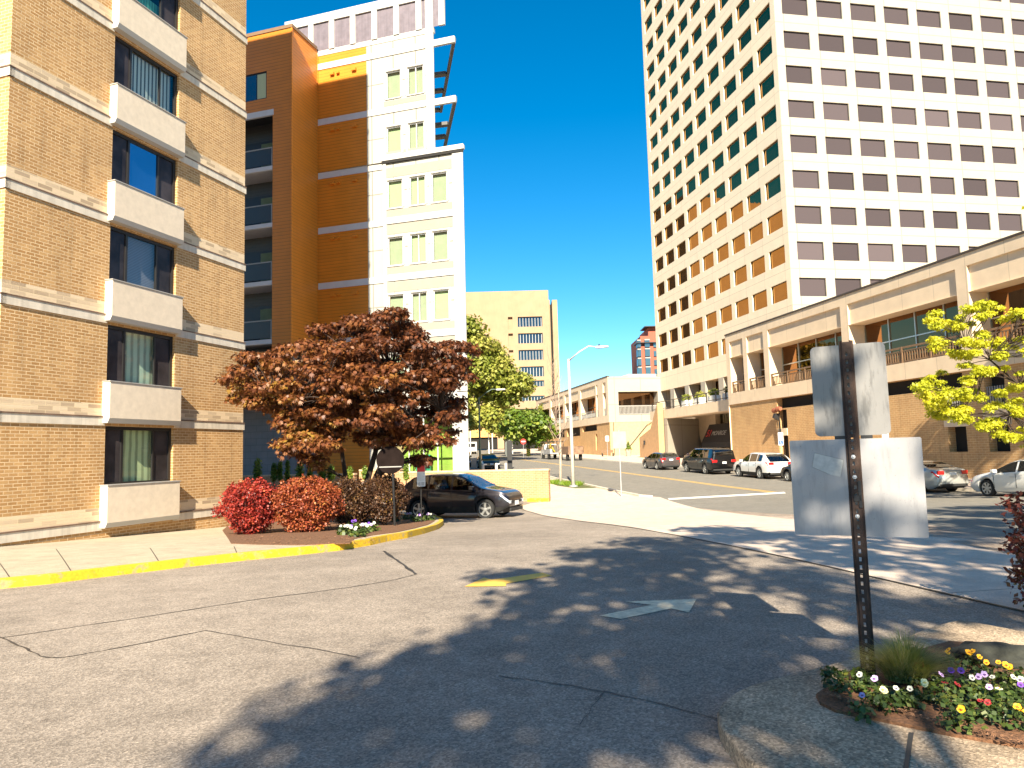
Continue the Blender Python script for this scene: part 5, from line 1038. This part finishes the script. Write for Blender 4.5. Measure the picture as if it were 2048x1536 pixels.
# right edge burgundy shrub in the foreground
c = dp(2085, 1110, 6.6); g = G(c[0], c[1]); org = (c[0], c[1], g); RB = thing('burgundy_shrub', 'leggy burgundy and green shrub cut off by the right edge of the photo', 'shrub', org); m = MB(org); bl = []
for (x, y, r_) in ((2030, 1010, .10), (2050, 1050, .14), (2022, 1080, .08), (2045, 1100, .13), (2055, 1140, .12), (2040, 1160, .10), (2050, 1200, .09), (2080, 1060, .2), (2100, 1120, .25), (2110, 1000, .22), (2140, 1080, .3), (2120, 1180, .25), (2042, 1030, .08), (2160, 1160, .3)):
    for k in range(2): p = dp(x+RNG.uniform(-8, 8), y+RNG.uniform(-8, 8), 6.6+RNG.uniform(-.25, .3)); bl.append((p[0], p[1], p[2], r_, r_, r_, np.clip((y-1000)/230+RNG.uniform(-.2, .2), 0, 1))); limb(m, (c[0]+.15, c[1], g), p, .008, .003, n=4, seg=5, bend=.05)
m.build('stems', MT['bark'], RB); leaves('foliage', bl, 3800, .045, LM['bur'], RB, org, blades=1, aspect=.26, droop=-.2, shell=.1)
# ================================================================ near sign on its perforated channel post
SB = np.array([2.1985, 4.789]); sg = G(*SB)+.115; SP = thing('double_sign_post', 'rusty perforated channel post carrying two blank sign backs in the flower island', 'road sign', (SB[0], SB[1], sg), R(-27.7))
m = MB(); hs_ = [(-.007, .007, .05+.0508*k, .05+.0508*k+.026) for k in range(40)]
m.holed(1, -.012, -.020, .020, -.3, 2.125, [h for h in hs_ if h[3] < 2.12], .005)
m.holed(1, -.007, -.020, .020, -.3, 2.125, [h for h in hs_ if h[3] < 2.12], -.005)
for s_ in (1, -1):
    m.prism([(s_*.020, -.012), (s_*.030, .012), (s_*.043, .012), (s_*.043, .008), (s_*.034, .008), (s_*.024, -.012)], 2, -.25, 2.135)
m.build('channel_post', MT['rust'], SP)
def rrect(x0, x1, z0, z1, r_, n=6):
    P = []
    for cx, cz, a0 in ((x1-r_, z1-r_, 0), (x0+r_, z1-r_, 90), (x0+r_, z0+r_, 180), (x1-r_, z0+r_, 270)):
        for k in range(n+1): a = R(a0+90*k/n); P.append((cx+r_*math.cos(a), cz+r_*math.sin(a)))
    return P
def alum(name, col, dirt, metal):
    m_, t, b = nodes(name); src = UVc(t, True); mp = N(t, 'ShaderNodeMapping', _Scale=(9, 9, 1.6)); t.links.new(src, mp.inputs[0]); n = noise(t, mp.outputs[0], 3.2, 7, .65); n2 = noise(t, src, 2.4, 5); n3 = noise(t, src, 70, 3)
    c = mix(t, 1., ramp(t, n2.outputs[0], [(.3, tuple(x*.8 for x in col)), (.7, col)]).outputs[0], ramp(t, n.outputs[0], [(.50, (1, 1, 1)), (.66, (dirt,)*3)]).outputs[0], 'MULTIPLY')
    c = mix(t, .7, c, ramp(t, n3.outputs[0], [(.28, (.6,)*3), (.36, (1,)*3)]).outputs[0], 'MULTIPLY'); t.links.new(c, b.inputs['Base Color']); b.inputs['Metallic'].default_value = metal; b.inputs['Roughness'].default_value = .42
    t.links.new(ramp(t, n2.outputs[0], [(.3, (.34,)*3), (.7, (.55,)*3)]).outputs[0], b.inputs['Roughness']); return m_
m = MB(); m.prism(rrect(-.222, .228, 1.512, 2.110, .035), 1, .0135, .0165); m.build('upper_sign_panel', alum('weathered sign back', (.25, .24, .23), .6, .2), SP)
m = MB(); m.prism(rrect(-.388, .393, .866, 1.490, .012), 1, .0135, .0165); lp = m.build('lower_sign_panel', alum('brighter sign back', (.37, .36, .365), .85, .25), SP)
m = MB(); m.prism([(-.235, 1.405), (-.06, 1.355), (-.085, 1.245), (-.15, 1.262), (-.255, 1.312)], 1, .0125, .0134); m.build('tape_patch', simple('yellowed tape', (.46, .45, .42), .6, var=.15, vs=30), lp)
for a_, b_ in (((-.235, 1.405), (-.06, 1.355)), ((-.06, 1.355), (-.085, 1.245)), ((-.235, 1.405), (-.255, 1.312)), ((-.255, 1.312), (-.15, 1.262))):
    m = MB(); m.tube([(a_[0], .0124, a_[1]), (b_[0], .0124, b_[1])], .0012, 4); m.build('tape_edge', MT['greyrail'], lp)
for x0, x1 in ((-.105, -.03), (.05, .12)): m = MB(); m.box(x0, x1, .0136, .022, 1.488, 1.514); m.build('bracket', MT['black'], SP)
for z in (1.375, 1.245, .995): m = MB(); m.lathe((0, -.012, z), [(.013, 0), (.013, -.002), (.0075, -.002), (.0075, -.007), (.004, -.009)], 14, 1); m.build('bolt', MT['galv'], SP)
m = MB(); m.box(-.012, .030, -.020, -.0125, 1.09, 1.13); m.box(.016, .034, -.020, -.0125, 1.05, 1.22); m.build('splice_clip', MT['black'], SP)
# ================================================================ flower island
isl = [(1700, 1346), (1650, 1360), (1602, 1373), (1550, 1387), (1504, 1401), (1470, 1418), (1447, 1436), (1436, 1458), (1440, 1480), (1452, 1503), (1480, 1540), (1530, 1590), (1620, 1660), (1800, 1720), (2100, 1740), (2500, 1640), (2700, 1500), (2600, 1400), (2350, 1325), (2180, 1300), (2060, 1290), (1990, 1275), (1920, 1262), (1870, 1275), (1790, 1308)]
sheet('island_kerb', pxp(isl), .095, MT['islc'], thick=.25, bevel=.045)
mul = [(1702, 1343), (1665, 1368), (1632, 1392), (1640, 1408), (1672, 1424), (1748, 1439), (1818, 1454), (1906, 1472), (2048, 1496), (2200, 1520), (2450, 1500), (2500, 1420), (2300, 1340), (2100, 1312), (1980, 1290), (1900, 1285), (1800, 1312)]
sheet('island_mulch', pxp(mul, .10), .112, MT['mulch'], thick=.03)
a_, b_ = gp(1822, 1456, .12), gp(1806, 1560, .12); 
sheet('island_joint', ribbon([w2C(a_), w2C(b_)], .022), .0985, MT['tar'])
gc = gp(1812, 1358, .13); org = tuple(gc); GT = thing('grass_tuft', 'rounded tuft of fine dry ornamental grass beside the sign post', 'grass', org)
V, Fc, rn = [], [], []
for k in range(1900):
    a = RNG.uniform(0, 6.283); q = RNG.random()**.6; lean = .10*q+.03*RNG.random(); L = RNG.uniform(.20, .37)*(1-.35*q); bx, by = .12*q*math.cos(a), .10*q*math.sin(a); da = a+RNG.normal()*.5; w_ = .0028; c_, s_ = math.cos(da), math.sin(da); prev = None; i0 = len(V)
    for j in range(5):
        u = j/4; hx = bx+c_*lean*u*u*1.9; hy = by+s_*lean*u*u*1.9; hz = L*(u-.28*u*u*(q+.3)); ww = w_*(1-u*.85); V += [(hx-s_*ww, hy+c_*ww, hz), (hx+s_*ww, hy-c_*ww, hz)]
    for j in range(4): Fc.append((i0+2*j, i0+2*j+1, i0+2*j+3, i0+2*j+2))
    rn += [float(np.clip(.5*RNG.random()+.5*(bx < 0)*RNG.random()+.1, 0, 1))]*4
me = bpy.data.meshes.new('blades'); me.from_pydata(V, [], Fc); at = me.attributes.new('rnd', 'FLOAT', 'FACE'); at.data.foreach_set('value', rn); me.materials.append(LM['gry']); o = bpy.data.objects.new('blades', me); COL.objects.link(o); o.parent = GT
bm = bmesh.new(); bmesh.ops.create_icosphere(bm, subdivisions=4, radius=1); rc = gp(1985, 1338, .1)
from mathutils import noise as mn
for v in bm.verts:
    p = v.co.copy(); k = 1+.30*mn.noise(p*1.3)+.16*mn.noise(p*3.1)+.03*mn.noise(p*9); v.co = (p.x*k*.25, p.y*k*.17, p.z*k*.085)
me = bpy.data.meshes.new('mound'); bm.to_mesh(me); bm.free(); me.materials.append(simple('shade dark kerb stone', (.035, .036, .028), .95, var=.5, vs=14, bmp=.8, bs=30)); me.polygons.foreach_set('use_smooth', [True]*len(me.polygons))  # stand-in for the rear kerb, its shade put into the dark colour
o = bpy.data.objects.new('mound', me); COL.objects.link(o); o.location = (rc[0]+.12, rc[1]+.1, rc[2]+.05); o.rotation_euler = (0, 0, -.35); tag(o, 'low dark boulder at the back of the flower island', 'kerb')
PC = {'yellow': ((.85, .42, .01), (.25, .05, .01)), 'white': ((.50, .51, .42), (.05, .02, .10)), 'purple': ((.16, .05, .42), (.03, .01, .08)), 'red': ((.28, .012, .016), (.03, .004, .006)), 'lilac': ((.52, .36, .62), (.10, .02, .18)), 'cream': ((.78, .74, .40), (.6, .5, .1))}
PMt = {k: (simple(k+' petal', v[0], .6, var=.12, vs=60), simple(k+' petal blotch', v[1], .7, var=0)) for k, v in PC.items()}
PMt['eye'] = simple('pansy eye', (.80, .50, .02), .6, var=0)
def bloom(P, col, r_, parent, org, face=None):
    toC = Vector(CAM-np.array(P)).normalized(); nrm = (toC*.8+Vector((RNG.normal()*.35, RNG.normal()*.35, .55))).normalized(); X = nrm.cross(Vector((0, 0, 1))).normalized(); Y = X.cross(nrm)*-1
    if Y.z < 0: Y = -Y
    m = MB(org); c = Vector(P)
    def petal(ang, off, pw_, ph, lift, mi):
        d = X*math.cos(ang)+Y*math.sin(ang); e = X*-math.sin(ang)+Y*math.cos(ang); pts = []
        for k in range(10): a = 2*math.pi*k/10; q = c+d*(off+ph*math.cos(a))*r_+e*(pw_*math.sin(a))*r_+nrm*(lift+.10*math.cos(2*a)+.06*(k % 2))*r_*.8; pts.append(tuple(q))
        cc = tuple(c+d*off*r_+nrm*(lift-.12)*r_*.8)
        for k in range(10): m.face([cc, pts[k], pts[(k+1) % 10]], mi)
    petal(2.05, .55, .52, .48, 0, 0); petal(1.09, .55, .52, .48, .02, 0); petal(3.4, .50, .46, .46, .10, 0); petal(-.26, .50, .46, .46, .12, 0); petal(-1.57, .46, .62, .48, .2, 0)
    petal(-1.57, .24, .28, .24, .3, 1); petal(3.5, .26, .16, .2, .3, 1); petal(-.36, .26, .16, .2, .3, 1); petal(-1.57, .04, .09, .09, .42, 2)
    return m.build('bloom', [PMt[col][0], PMt[col][1], PMt['eye']], parent, fix=False)
def pansy(px, py, col, label, nb=1, r_=.020, off=.11, lf=70, spread=.05, leaf=.030, group=None, hgt=.11, extra=None):
    g = gp(px, py+(26 if py > 1100 else 0), off); org = (g[0], g[1], g[2]); t = thing('pansy_plant', label, 'flower', org, 0, group)
    leaves('foliage', [(g[0]+RNG.normal()*.02, g[1]+RNG.normal()*.02, g[2]+hgt*.35, spread*1.5, spread*1.5, hgt*.40), (g[0]+RNG.uniform(-.04, .04), g[1]+.03, g[2]+hgt*.3, spread*1.2, spread*1.2, hgt*.35)], lf, leaf, LM['und'], t, org, blades=1, aspect=.30, droop=.2, shell=.2, blobvar=.2)
    m = MB(org)
    for k in range(nb):
        c = (g[0]+(RNG.uniform(-spread, spread) if k else 0), g[1]+(RNG.uniform(-spread, spread) if k else 0), g[2]+hgt*(.85+.25*RNG.random() if k else 1)); m.tube([(c[0], c[1]+.01, g[2]), (c[0], c[1]+.01, c[2])], .0015, 4); bloom(c, (extra[k-1] if extra and k else col), r_*RNG.uniform(.85, 1.1), t, org)
    m.build('stems', LM['und'], t); return t
for q in [(1722, 1362, 'white', 'white pansy with dark face touching the left side of the rusty sign post', 1), (1727, 1407, 'lilac', 'lone lilac pansy nearest the kerb point in front of the sign post', 1), (1752, 1371, 'lilac', 'lilac pansy bud just right of the sign post foot', 1), (1795, 1392, 'white', 'white dark faced pansy nearest the kerb right of the post', 1), (1823, 1393, 'white', 'white dark faced pansy second right of the post in the front row', 1), (1772, 1398, 'cream', 'cream pansies low in the leaves right of the lilac bud', 2),
    (1852, 1379, 'cream', 'cream side turned pansies in the middle of the island', 2), (1846, 1340, 'red', 'wine red pansies against the right side of the grass tuft', 3), (1900, 1308, 'yellow', 'golden pansies just right of the grass tuft, leftmost of the yellow ones', 2), (1940, 1314, 'yellow', 'golden pansies second from the grass tuft', 3), (1962, 1324, 'yellow', 'small orange yellow pansy third from the grass tuft', 1), (2000, 1336, 'yellow', 'pale golden pansies in front of the boulder', 2), (2022, 1346, 'yellow', 'golden pansy with brown face nearest the right edge', 2),
    (1925, 1354, 'purple', 'deep purple pansy in the middle right of the island', 2), (1947, 1369, 'white', 'white dark faced pansy below the deep purple one', 1), (1972, 1362, 'lilac', 'pale lilac pansies between two white ones on the right', 2), (1988, 1368, 'white', 'white pansy with violet face farthest right of the white ones', 1), (1982, 1390, 'lilac', 'lilac pansy with dark centre low on the right', 1), (2002, 1394, 'cream', 'cream yellow pansy beside the low lilac one', 1), (1918, 1384, 'red', 'dark red pansies in the shade below the purple one', 2), (1965, 1420, 'red', 'bright dark red pansies nearest the lower right kerb', 2), (1926, 1438, 'yellow', 'tiny yellow pansy bud near the lower kerb', 1), (2030, 1368, 'white', 'white pansies half hidden at the right edge', 2), (1885, 1362, 'lilac', 'faded lilac pansy behind the cream ones', 1), (2042, 1440, 'yellow', 'orange yellow flowers in the lower right corner of the island', 3), (2045, 1385, 'purple', 'purple pansy at the right edge', 1)]:
    pansy(q[0], q[1], q[2], q[3], q[4], lf=RNG.integers(40, 70))
gl = []
for _ in range(90):
    x, y = random.uniform(1655, 2080), random.uniform(1355, 1450)
    if y > 1375+(x-1655)*.22+18 or RNG.random() < .45: continue
    g = gp(x, y, .13); gl.append((g[0], g[1], g[2]+.03, .07, .07, .04))
o = leaves('bedding_leaves', gl, 2400, .024, LM['und'], None, (0, 0, 0), blades=1, aspect=.32, droop=.2, shell=.1, blobvar=.4); tag(o, kind='stuff')
pansy(1712, 1338, 'yellow', 'small yellowish spiky plant at the tip of the island left of the post', 0, lf=120)
# leaf litter on island mulch
def litter(name, area, n, size, mat, off):
    m = MB()
    for _ in range(n):
        x, y = area(); g = gp(x, y, off); a = random.random()*6.28; s_ = size*random.uniform(.5, 1.3); c_, q_ = math.cos(a)*s_, math.sin(a)*s_; zz = g[2]+.004
        m.face([(g[0]-c_, g[1]-q_, zz), (g[0]+q_*.3, g[1]-c_*.3, zz+s_*.3*random.random()), (g[0]+c_, g[1]+q_, zz+.003), (g[0]-q_*.3, g[1]+c_*.3, zz+s_*.3*random.random())])
    o = m.build(name, mat, None, fix=False); tag(o, kind='stuff')
litter('mulch_chips', lambda: (lambda u, v: (1640+u*420, 1388+u*105+v*14-8-(1-abs(u-.5))*8))(random.random(), random.random()), 420, .014, simple('light bark chips', (.24, .12, .06), .9, var=.5, vs=30), .138)
litter('mulch_chips', lambda: (random.uniform(480, 760), random.uniform(1072, 1088)), 420, .03, bpy.data.materials['light bark chips'], .15)
litter('fallen_leaves', lambda: (random.uniform(1450, 2000), random.uniform(1090, 1400)), 26, .012, bpy.data.materials['light bark chips'], .0)
# ---- pansies in the maple bed
for i, (x, y, cols, lab) in enumerate([(690, 1068, ('white', 'white', 'white', 'purple', 'white'), 'white pansies at the left end of the sunlit clump by the yellow kerb'), (705, 1056, ('purple', 'purple', 'purple', 'white'), 'violet pansies at the top of the sunlit clump by the yellow kerb'), (722, 1066, ('white', 'lilac', 'white', 'white'), 'white and lilac pansies in the middle of the sunlit clump'), (738, 1062, ('purple', 'lilac', 'white', 'white'), 'purple and white pansies at the right end of the sunlit clump'), (712, 1072, ('white', 'white', 'white'), 'white pansies lowest in the sunlit clump'),
    (742, 1046, ('white', 'lilac', 'white'), 'shaded white pansies below the dark clipped shrub'), (762, 1044, ('lilac', 'white', 'lilac'), 'shaded lilac pansies left of the round sign post foot'), (790, 1042, ('white', 'lilac', 'white'), 'shaded pansies right of the round sign post foot'), (815, 1038, ('lilac', 'lilac', 'white', 'white'), 'shaded lilac pansies below the rear wheel of the hatchback'), (835, 1042, ('white', 'lilac', 'purple'), 'shaded mixed pansies below the red topped notice'), (855, 1040, ('lilac', 'white', 'lilac'), 'shaded pansies nearest the tip of the yellow kerb')]):
    pansy(x, y, cols[0], lab, len(cols), r_=.042, off=.15, lf=150, spread=.13, leaf=.075, hgt=.17, extra=cols[1:])
# ================================================================ street furniture
def lamp(name, label, base, top, arm, head, col, r0=.11, group=None):
    org = tuple(base); t = thing(name, label, 'street lamp', org, 0, group); b, tp, hd = map(np.array, (base, top, head))
    m = MB(org); m.tube([b-np.array([0, 0, .2]), b*.5+tp*.5, tp, tp+np.array([0, 0, .12])], [r0, r0*.8, r0*.6, r0*.55], 12); m.build('pole', col, t, smooth=True)
    m = MB(org); m.lathe(org, [(r0*2.2, -.1), (r0*2.2, .07), (r0*1.5, .12)], 12); m.build('base_plate', MT['galv'], t)
    m = MB(org); pts = [tp, tp*.62+hd*.38+np.array([0, 0, arm]), tp*.3+hd*.7+np.array([0, 0, arm*1.25]), hd]; m.tube(pts, [.06, .045, .04, .035], 8); m.build('arm', col, t, smooth=True)
    d = (hd-tp); d[2] = 0; d /= np.linalg.norm(d); m = MB(); m.prism([(-.12, -.07), (.1, -.09), (.62, -.05), (.7, 0), (.6, .04), (-.12, .05)], 1, -.14, .14); o = m.build('lamp_head', MT['galv'], t, bevel=.02); o.location = tuple(hd-b); o.rotation_euler = (0, 0, math.atan2(d[1], d[0]))
    m = MB(org); q = hd+d*.1+np.array([0, 0, .04]); m.lathe(tuple(q), [(.05, 0), (.05, .1), (.03, .13)], 8); m.build('photocell', MT['black'], t)
L1 = gp(1147, 974); Dl = L1[1]/1.0
lamp('street_lamp', 'tall pale street lamp with a curved arm in the grass verge', L1, dp(1137, 722, 44.9), .25, dp(1195, 694, 44.7), simple('weathered grey pole', (.58, .56, .50), .6, metal=.2, var=.12, vs=5, streak=.15), .12)
L2 = dp(961, 960, 62); L2[2] = G(L2[0], L2[1])
lamp('street_lamp', 'green street lamp beside the white building corner in front of the sycamore', L2, dp(958, 797, 62), .2, dp(995, 779, 62), simple('green lamp pole', (.10, .15, .11), .5, var=.1), .10)
def post_sign(name, label, base, h, w_, z0, z1, az, face, thick=.01, pm='galv', pr=.03, cat='road sign', more=None, grp=None):
    t = thing(name, label, cat, tuple(base), -az, grp); m = MB(); m.tube([(0, 0, -.2), (0, 0, h)], pr, 6); m.build('post', MT[pm] if isinstance(pm, str) else pm, t)
    m = MB(); m.prism(rrect(-w_/2, w_/2, z0, z1, min(.05, w_*.12)), 1, -pr-thick, -pr); m.build('sign_panel', face, t)
    if more: more(t, -pr-thick-.004)
    return t
bk = simple('dull sign back', (.34, .33, .31), .5, metal=.3, var=.1)
B_ = gp(1243, 993); post_sign('road_sign', 'grey sign back on a thin pole at the pavement corner by the street', B_, 3.28, .70, 2.38, 3.22, -.2, bk)
def acc(t, y):
    m = MB(); m.box(-.14, .14, y, y+.004, 2.0, 2.26); m.build('blue_square', MT['signb'], t)
    m = MB(); yy = y-.003
    m.tube([(-.02, yy, 2.22), (-.02, yy, 2.14), (.03, yy, 2.13), (.06, yy, 2.06)], .009, 5); m.tube([(-.02+.05*math.cos(a)-.0, yy, 2.10+.05*math.sin(a)) for a in np.linspace(1.9, 6.0, 10)], .008, 4); m.lathe((-.02, yy, 2.235), [(.012, -.003), (.012, .003)], 8, 1); m.build('wheelchair_symbol', MT['signw'], t)
    m = MB()
    for z in (2.72, 2.64, 2.5, 2.42): m.box(-.10, .10, y, y+.003, z, z+.025)
    m.build('small_print', simple('faint grey print', (.45, .45, .45), .6, var=0) if 'faint grey print' not in bpy.data.materials else bpy.data.materials['faint grey print'], t)
for (px, tt, ss, lab) in ((1522, 27.6, 46.9, 'white accessible parking sign with blue symbol behind the white crossover'), (1828, 27.6, 36.2, 'white accessible parking sign with blue symbol right of the blank sign backs')):
    P = C2w(tt, ss); P[2] = G(P[0], P[1])+.13; post_sign('parking_sign', lab, P, 2.8, .33, 1.95, 2.85, math.atan2(P[0], P[1]), MT['signw'], more=acc)
# round sign back on its dark post in the bed
P = dp(782, 1050, 19.8); P[2] = G(P[0], P[1])+.15; rs = thing('round_sign', 'dark round sign back on a dark post between the maple and the hatchback', 'road sign', tuple(P), .15)
zc = dp(782, 920, 19.8)[2]-P[2]; m = MB(); m.tube([(.10, .02, -.2), (.06, .02, zc-.1), (.04, .02, zc+.25)], .03, 8); m.build('post', MT['dframe'], rs)
m = MB(); m.lathe((0, -.02, zc), [(.36, -.012), (.375, -.006), (.375, .006), (.36, .01)], 36, 1); m.build('sign_disc', simple('brown black sign back', (.014, .009, .008), .8, var=.3, vs=5, spec=.05), rs)
m = MB(); m.box(-.30, .30, -.05, -.033, zc-.20, zc-.17); m.build('sign_brace', MT['greyrail'], rs)
P = dp(843, 1040, 21.5); P[2] = G(P[0], P[1])+.15
def notice(t, y):
    m = MB(); m.box(-.115, .115, y, y+.004, 1.45, 1.66); m.build('red_header', MT['signr'], t)
    m = MB(); 
    for k in range(9): m.box(-.10, .10-.03*(k % 3 == 2), y-.001, y+.003, 1.40-.028*k, 1.408-.028*k)
    m.build('small_print', bpy.data.materials['faint grey print'], t)
    m = MB(); m.box(-.11, -.02, y, y+.003, 1.04, 1.15); m.box(.0, .10, y, y+.003, 1.04, 1.15); m.build('print_boxes', bpy.data.materials['faint grey print'], t)
t_ = post_sign('notice_sign', 'small white notice with a red header on a green stake beside the hatchback', P, 1.6, .25, 1.02, 1.68, math.atan2(P[0], P[1])-.25, MT['signw'], pm='dframe', pr=.018, more=notice)
# far signs
P = dp(1047, 898, 112); P[2] = G(P[0], P[1]); zc = dp(1047, 883, 112)[2]-P[2]; t_ = thing('do_not_enter_sign', 'round red do not enter sign far up the street', 'road sign', tuple(P)); m = MB(); m.tube([(0, .05, -.2), (0, .05, zc)], .04, 6); m.build('post', MT['galv'], t_)
m = MB(); m.lathe((0, 0, zc), [(.42, -.01), (.42, .01)], 24, 1); m.build('sign_disc', MT['signr'], t_); m = MB(); m.box(-.30, .30, -.03, -.015, zc-.07, zc+.07); m.build('white_bar', MT['signw'], t_)
P = dp(1057, 908, 104); P[2] = G(P[0], P[1]); t_ = thing('object_marker', 'yellow and black striped marker board below the do not enter sign', 'road sign', tuple(P)); m = MB(); m.box(-.28, .28, -.02, .02, .35, 1.45); m.build('board', simple('marker yellow', (.8, .55, .02), .5, var=0), t_)
m = MB()
for k in range(4): m.prism([(-.28, .4+.28*k), (.28, .55+.28*k), (.28, .65+.28*k), (-.28, .5+.28*k)], 1, -.03, -.021)
m.build('stripes', MT['black'], t_); m = MB(); m.box(-.03, .03, .02, .06, -.2, 1.3); m.build('post', MT['galv'], t_)
P = C2w(27.6, 86); P[2] = G(P[0], P[1])+.13; post_sign('parking_sign', 'small white sign on a thin pole by the far podium brickwork', P, 2.9, .45, 2.2, 2.85, -.1, MT['signw'])
P = dp(1020, 937, 71); P[2] = G(P[0], P[1]); t_ = thing('pedestal_sign', 'dark upright pedestal seen edge on near the street past the brick wall', 'sign', tuple(P)); m = MB(); m.box(-.24, .24, -.15, .15, -.1, 2.75); m.build('pedestal', MT['black'], t_)
m = MB(); m.prism([(-.24, 2.7), (-.42, 2.55), (-.45, 1.5), (-.24, 1.1)], 1, -.5, .5); m.build('sign_box', simple('olive grey sign box', (.10, .11, .10), .5), t_)
for i, px in enumerate((966, 993, 1012)):
    P = dp(px, 940, 55); P[2] = G(P[0], P[1]); t_ = thing('bollard', 'short pale bollards standing behind the low brick wall', 'bollard', tuple(P), 0, 'bollards behind the brick wall'); m = MB(); m.lathe((0, 0, 0), [(.11, 0), (.11, 1.05), (.09, 1.12), (.04, 1.15)], 12); m.build('post', MT['whitetrim'], t_, smooth=True); m = MB(); m.lathe((0, 0, 0), [(.15, -.1), (.15, .06)], 12); m.build('foot', MT['galv'], t_)
for i, (px, D) in enumerate(((941, 140), (978, 135), (985, 150), (1019, 128), (1025, 136))):
    P = dp(px, 895, D); P[2] = G(P[0], P[1]); H_ = 4.6; t_ = thing('globe_lamp', 'thin white lamp posts with globe tops before the far office block', 'street lamp', tuple(P), 0, 'white globe lamps far off'); m = MB(); m.tube([(0, 0, 0), (0, 0, H_)], .09, 6); m.build('pole', MT['signw'], t_); m = MB(); m.lathe((0, 0, H_), [(.05, 0), (.26, .2), (.3, .45), (.18, .7), (.03, .9)], 10); m.build('globe', MT['signw'], t_, smooth=True)
P = C2w(31.3, 84.5); P[2] = G(P[0], P[1])+.13
t_ = thing('bench', 'dark slatted bench against the pale wall of the far podium', 'bench', tuple(C2w(31.8, 99)[:2])+(G(*C2w(31.8, 99)[:2])+.13,), -YC); 
for k in range(4): m = MB(); m.box(-.9, .9, -.25+.13*k, -.16+.13*k, .42, .46); m.build('seat_slat', MT['rail'], t_)
m = MB(); m.box(-.9, .9, .28, .33, .5, .9); m.build('backrest', MT['rail'], t_)
for x in (-.8, .75): m = MB(); m.box(x, x+.06, -.25, .3, 0, .42); m.build('leg', MT['dframe'], t_)
for i, (tt, ss, lab) in enumerate(((34.3, 97.5, 'round planter with a clipped cone shrub right of the bench'),)):
    P = C2w(tt, ss); z = G(P[0], P[1])+.13; t_ = thing('planter', lab, 'planter', (P[0], P[1], z)); m = MB(); m.lathe((0, 0, 0), [(.32, 0), (.45, .9), (.40, .92)], 14); m.build('pot', simple('stone pot', (.35, .30, .24), .8), t_)
    leaves('cone_shrub', [(P[0], P[1], z+.95+.9*u, .40*(1-u)+.06, .40*(1-u)+.06, .25) for u in np.linspace(0, 1, 6)], 900, .11, LM['grn'], t_, (P[0], P[1], z), blades=1, shell=.5)
for k, ss in enumerate((68.6, 72.0, 75.4, 79)):
    P = C2w(35.0, ss); t_ = thing('terrace_planter', 'white planters of round green shrubs along the terrace railing', 'planter', (P[0], P[1], 6.2), -YC, 'planters on the entrance terrace'); m = MB(); m.box(-.4, .4, -.7, .7, 0, .75); m.build('tub', MT['signw'], t_)
    leaves('shrub', [(P[0], P[1], 7.25, .5, .5, .45)], 500, .14, LM['syc'], t_, (P[0], P[1], 6.2), blades=1, shell=.4).rotation_euler = (0, 0, YC)
# floodlights with cables in the podium's tall slot
FLt = thing('wall_floodlight', 'pair of rusty floodlights with hanging cables at the top of the podium slot', 'floodlight', tuple(C2w(32.8, 56, 4.2)), -YC)
for y, z in ((.1, .25), (-.5, .35)): m = MB(); m.lathe((-.15, y, z), [(.16, -.25), (.22, .2), (.2, .22)], 12, 1); m.build('lamp_body', simple('rusty lamp housing', (.30, .10, .05), .7, var=.4) if 'rusty lamp housing' not in bpy.data.materials else bpy.data.materials['rusty lamp housing'], FLt)
m = MB(); m.prism([(-.3, .0), (.1, .0), (0, -.6), (-.45, -.35)], 1, -.15, .1)
for k in range(6): m.tube([(0, -.3+.12*k, 0), (.05, -.3+.1*k+random.uniform(-.1, .1), -.9), (.1, -.2+.08*k, -1.9)], .03, 4)
m.build('cables', MT['black'], FLt)
# handrail on the far podium's end wall
HR_ = thing('stair_handrail', 'dark handrail climbing the pale end wall of the far podium', 'handrail', tuple(C2w(36, 101.5, 0)), -YC); m = MB(); m.tube([(-.5, -.1, 1.6), (2.6, -.1, 5.0), (3.4, -.1, 5.4)], .05, 6); m.build('rail', MT['dframe'], HR_)
m = MB(); 
for x in (-.2, 1.1, 2.4): m.tube([(x, -.1, 1.9+1.1*(x+.2)), (x, .15, 1.8+1.1*(x+.2))], .03, 5)
m.build('brackets', MT['dframe'], HR_)
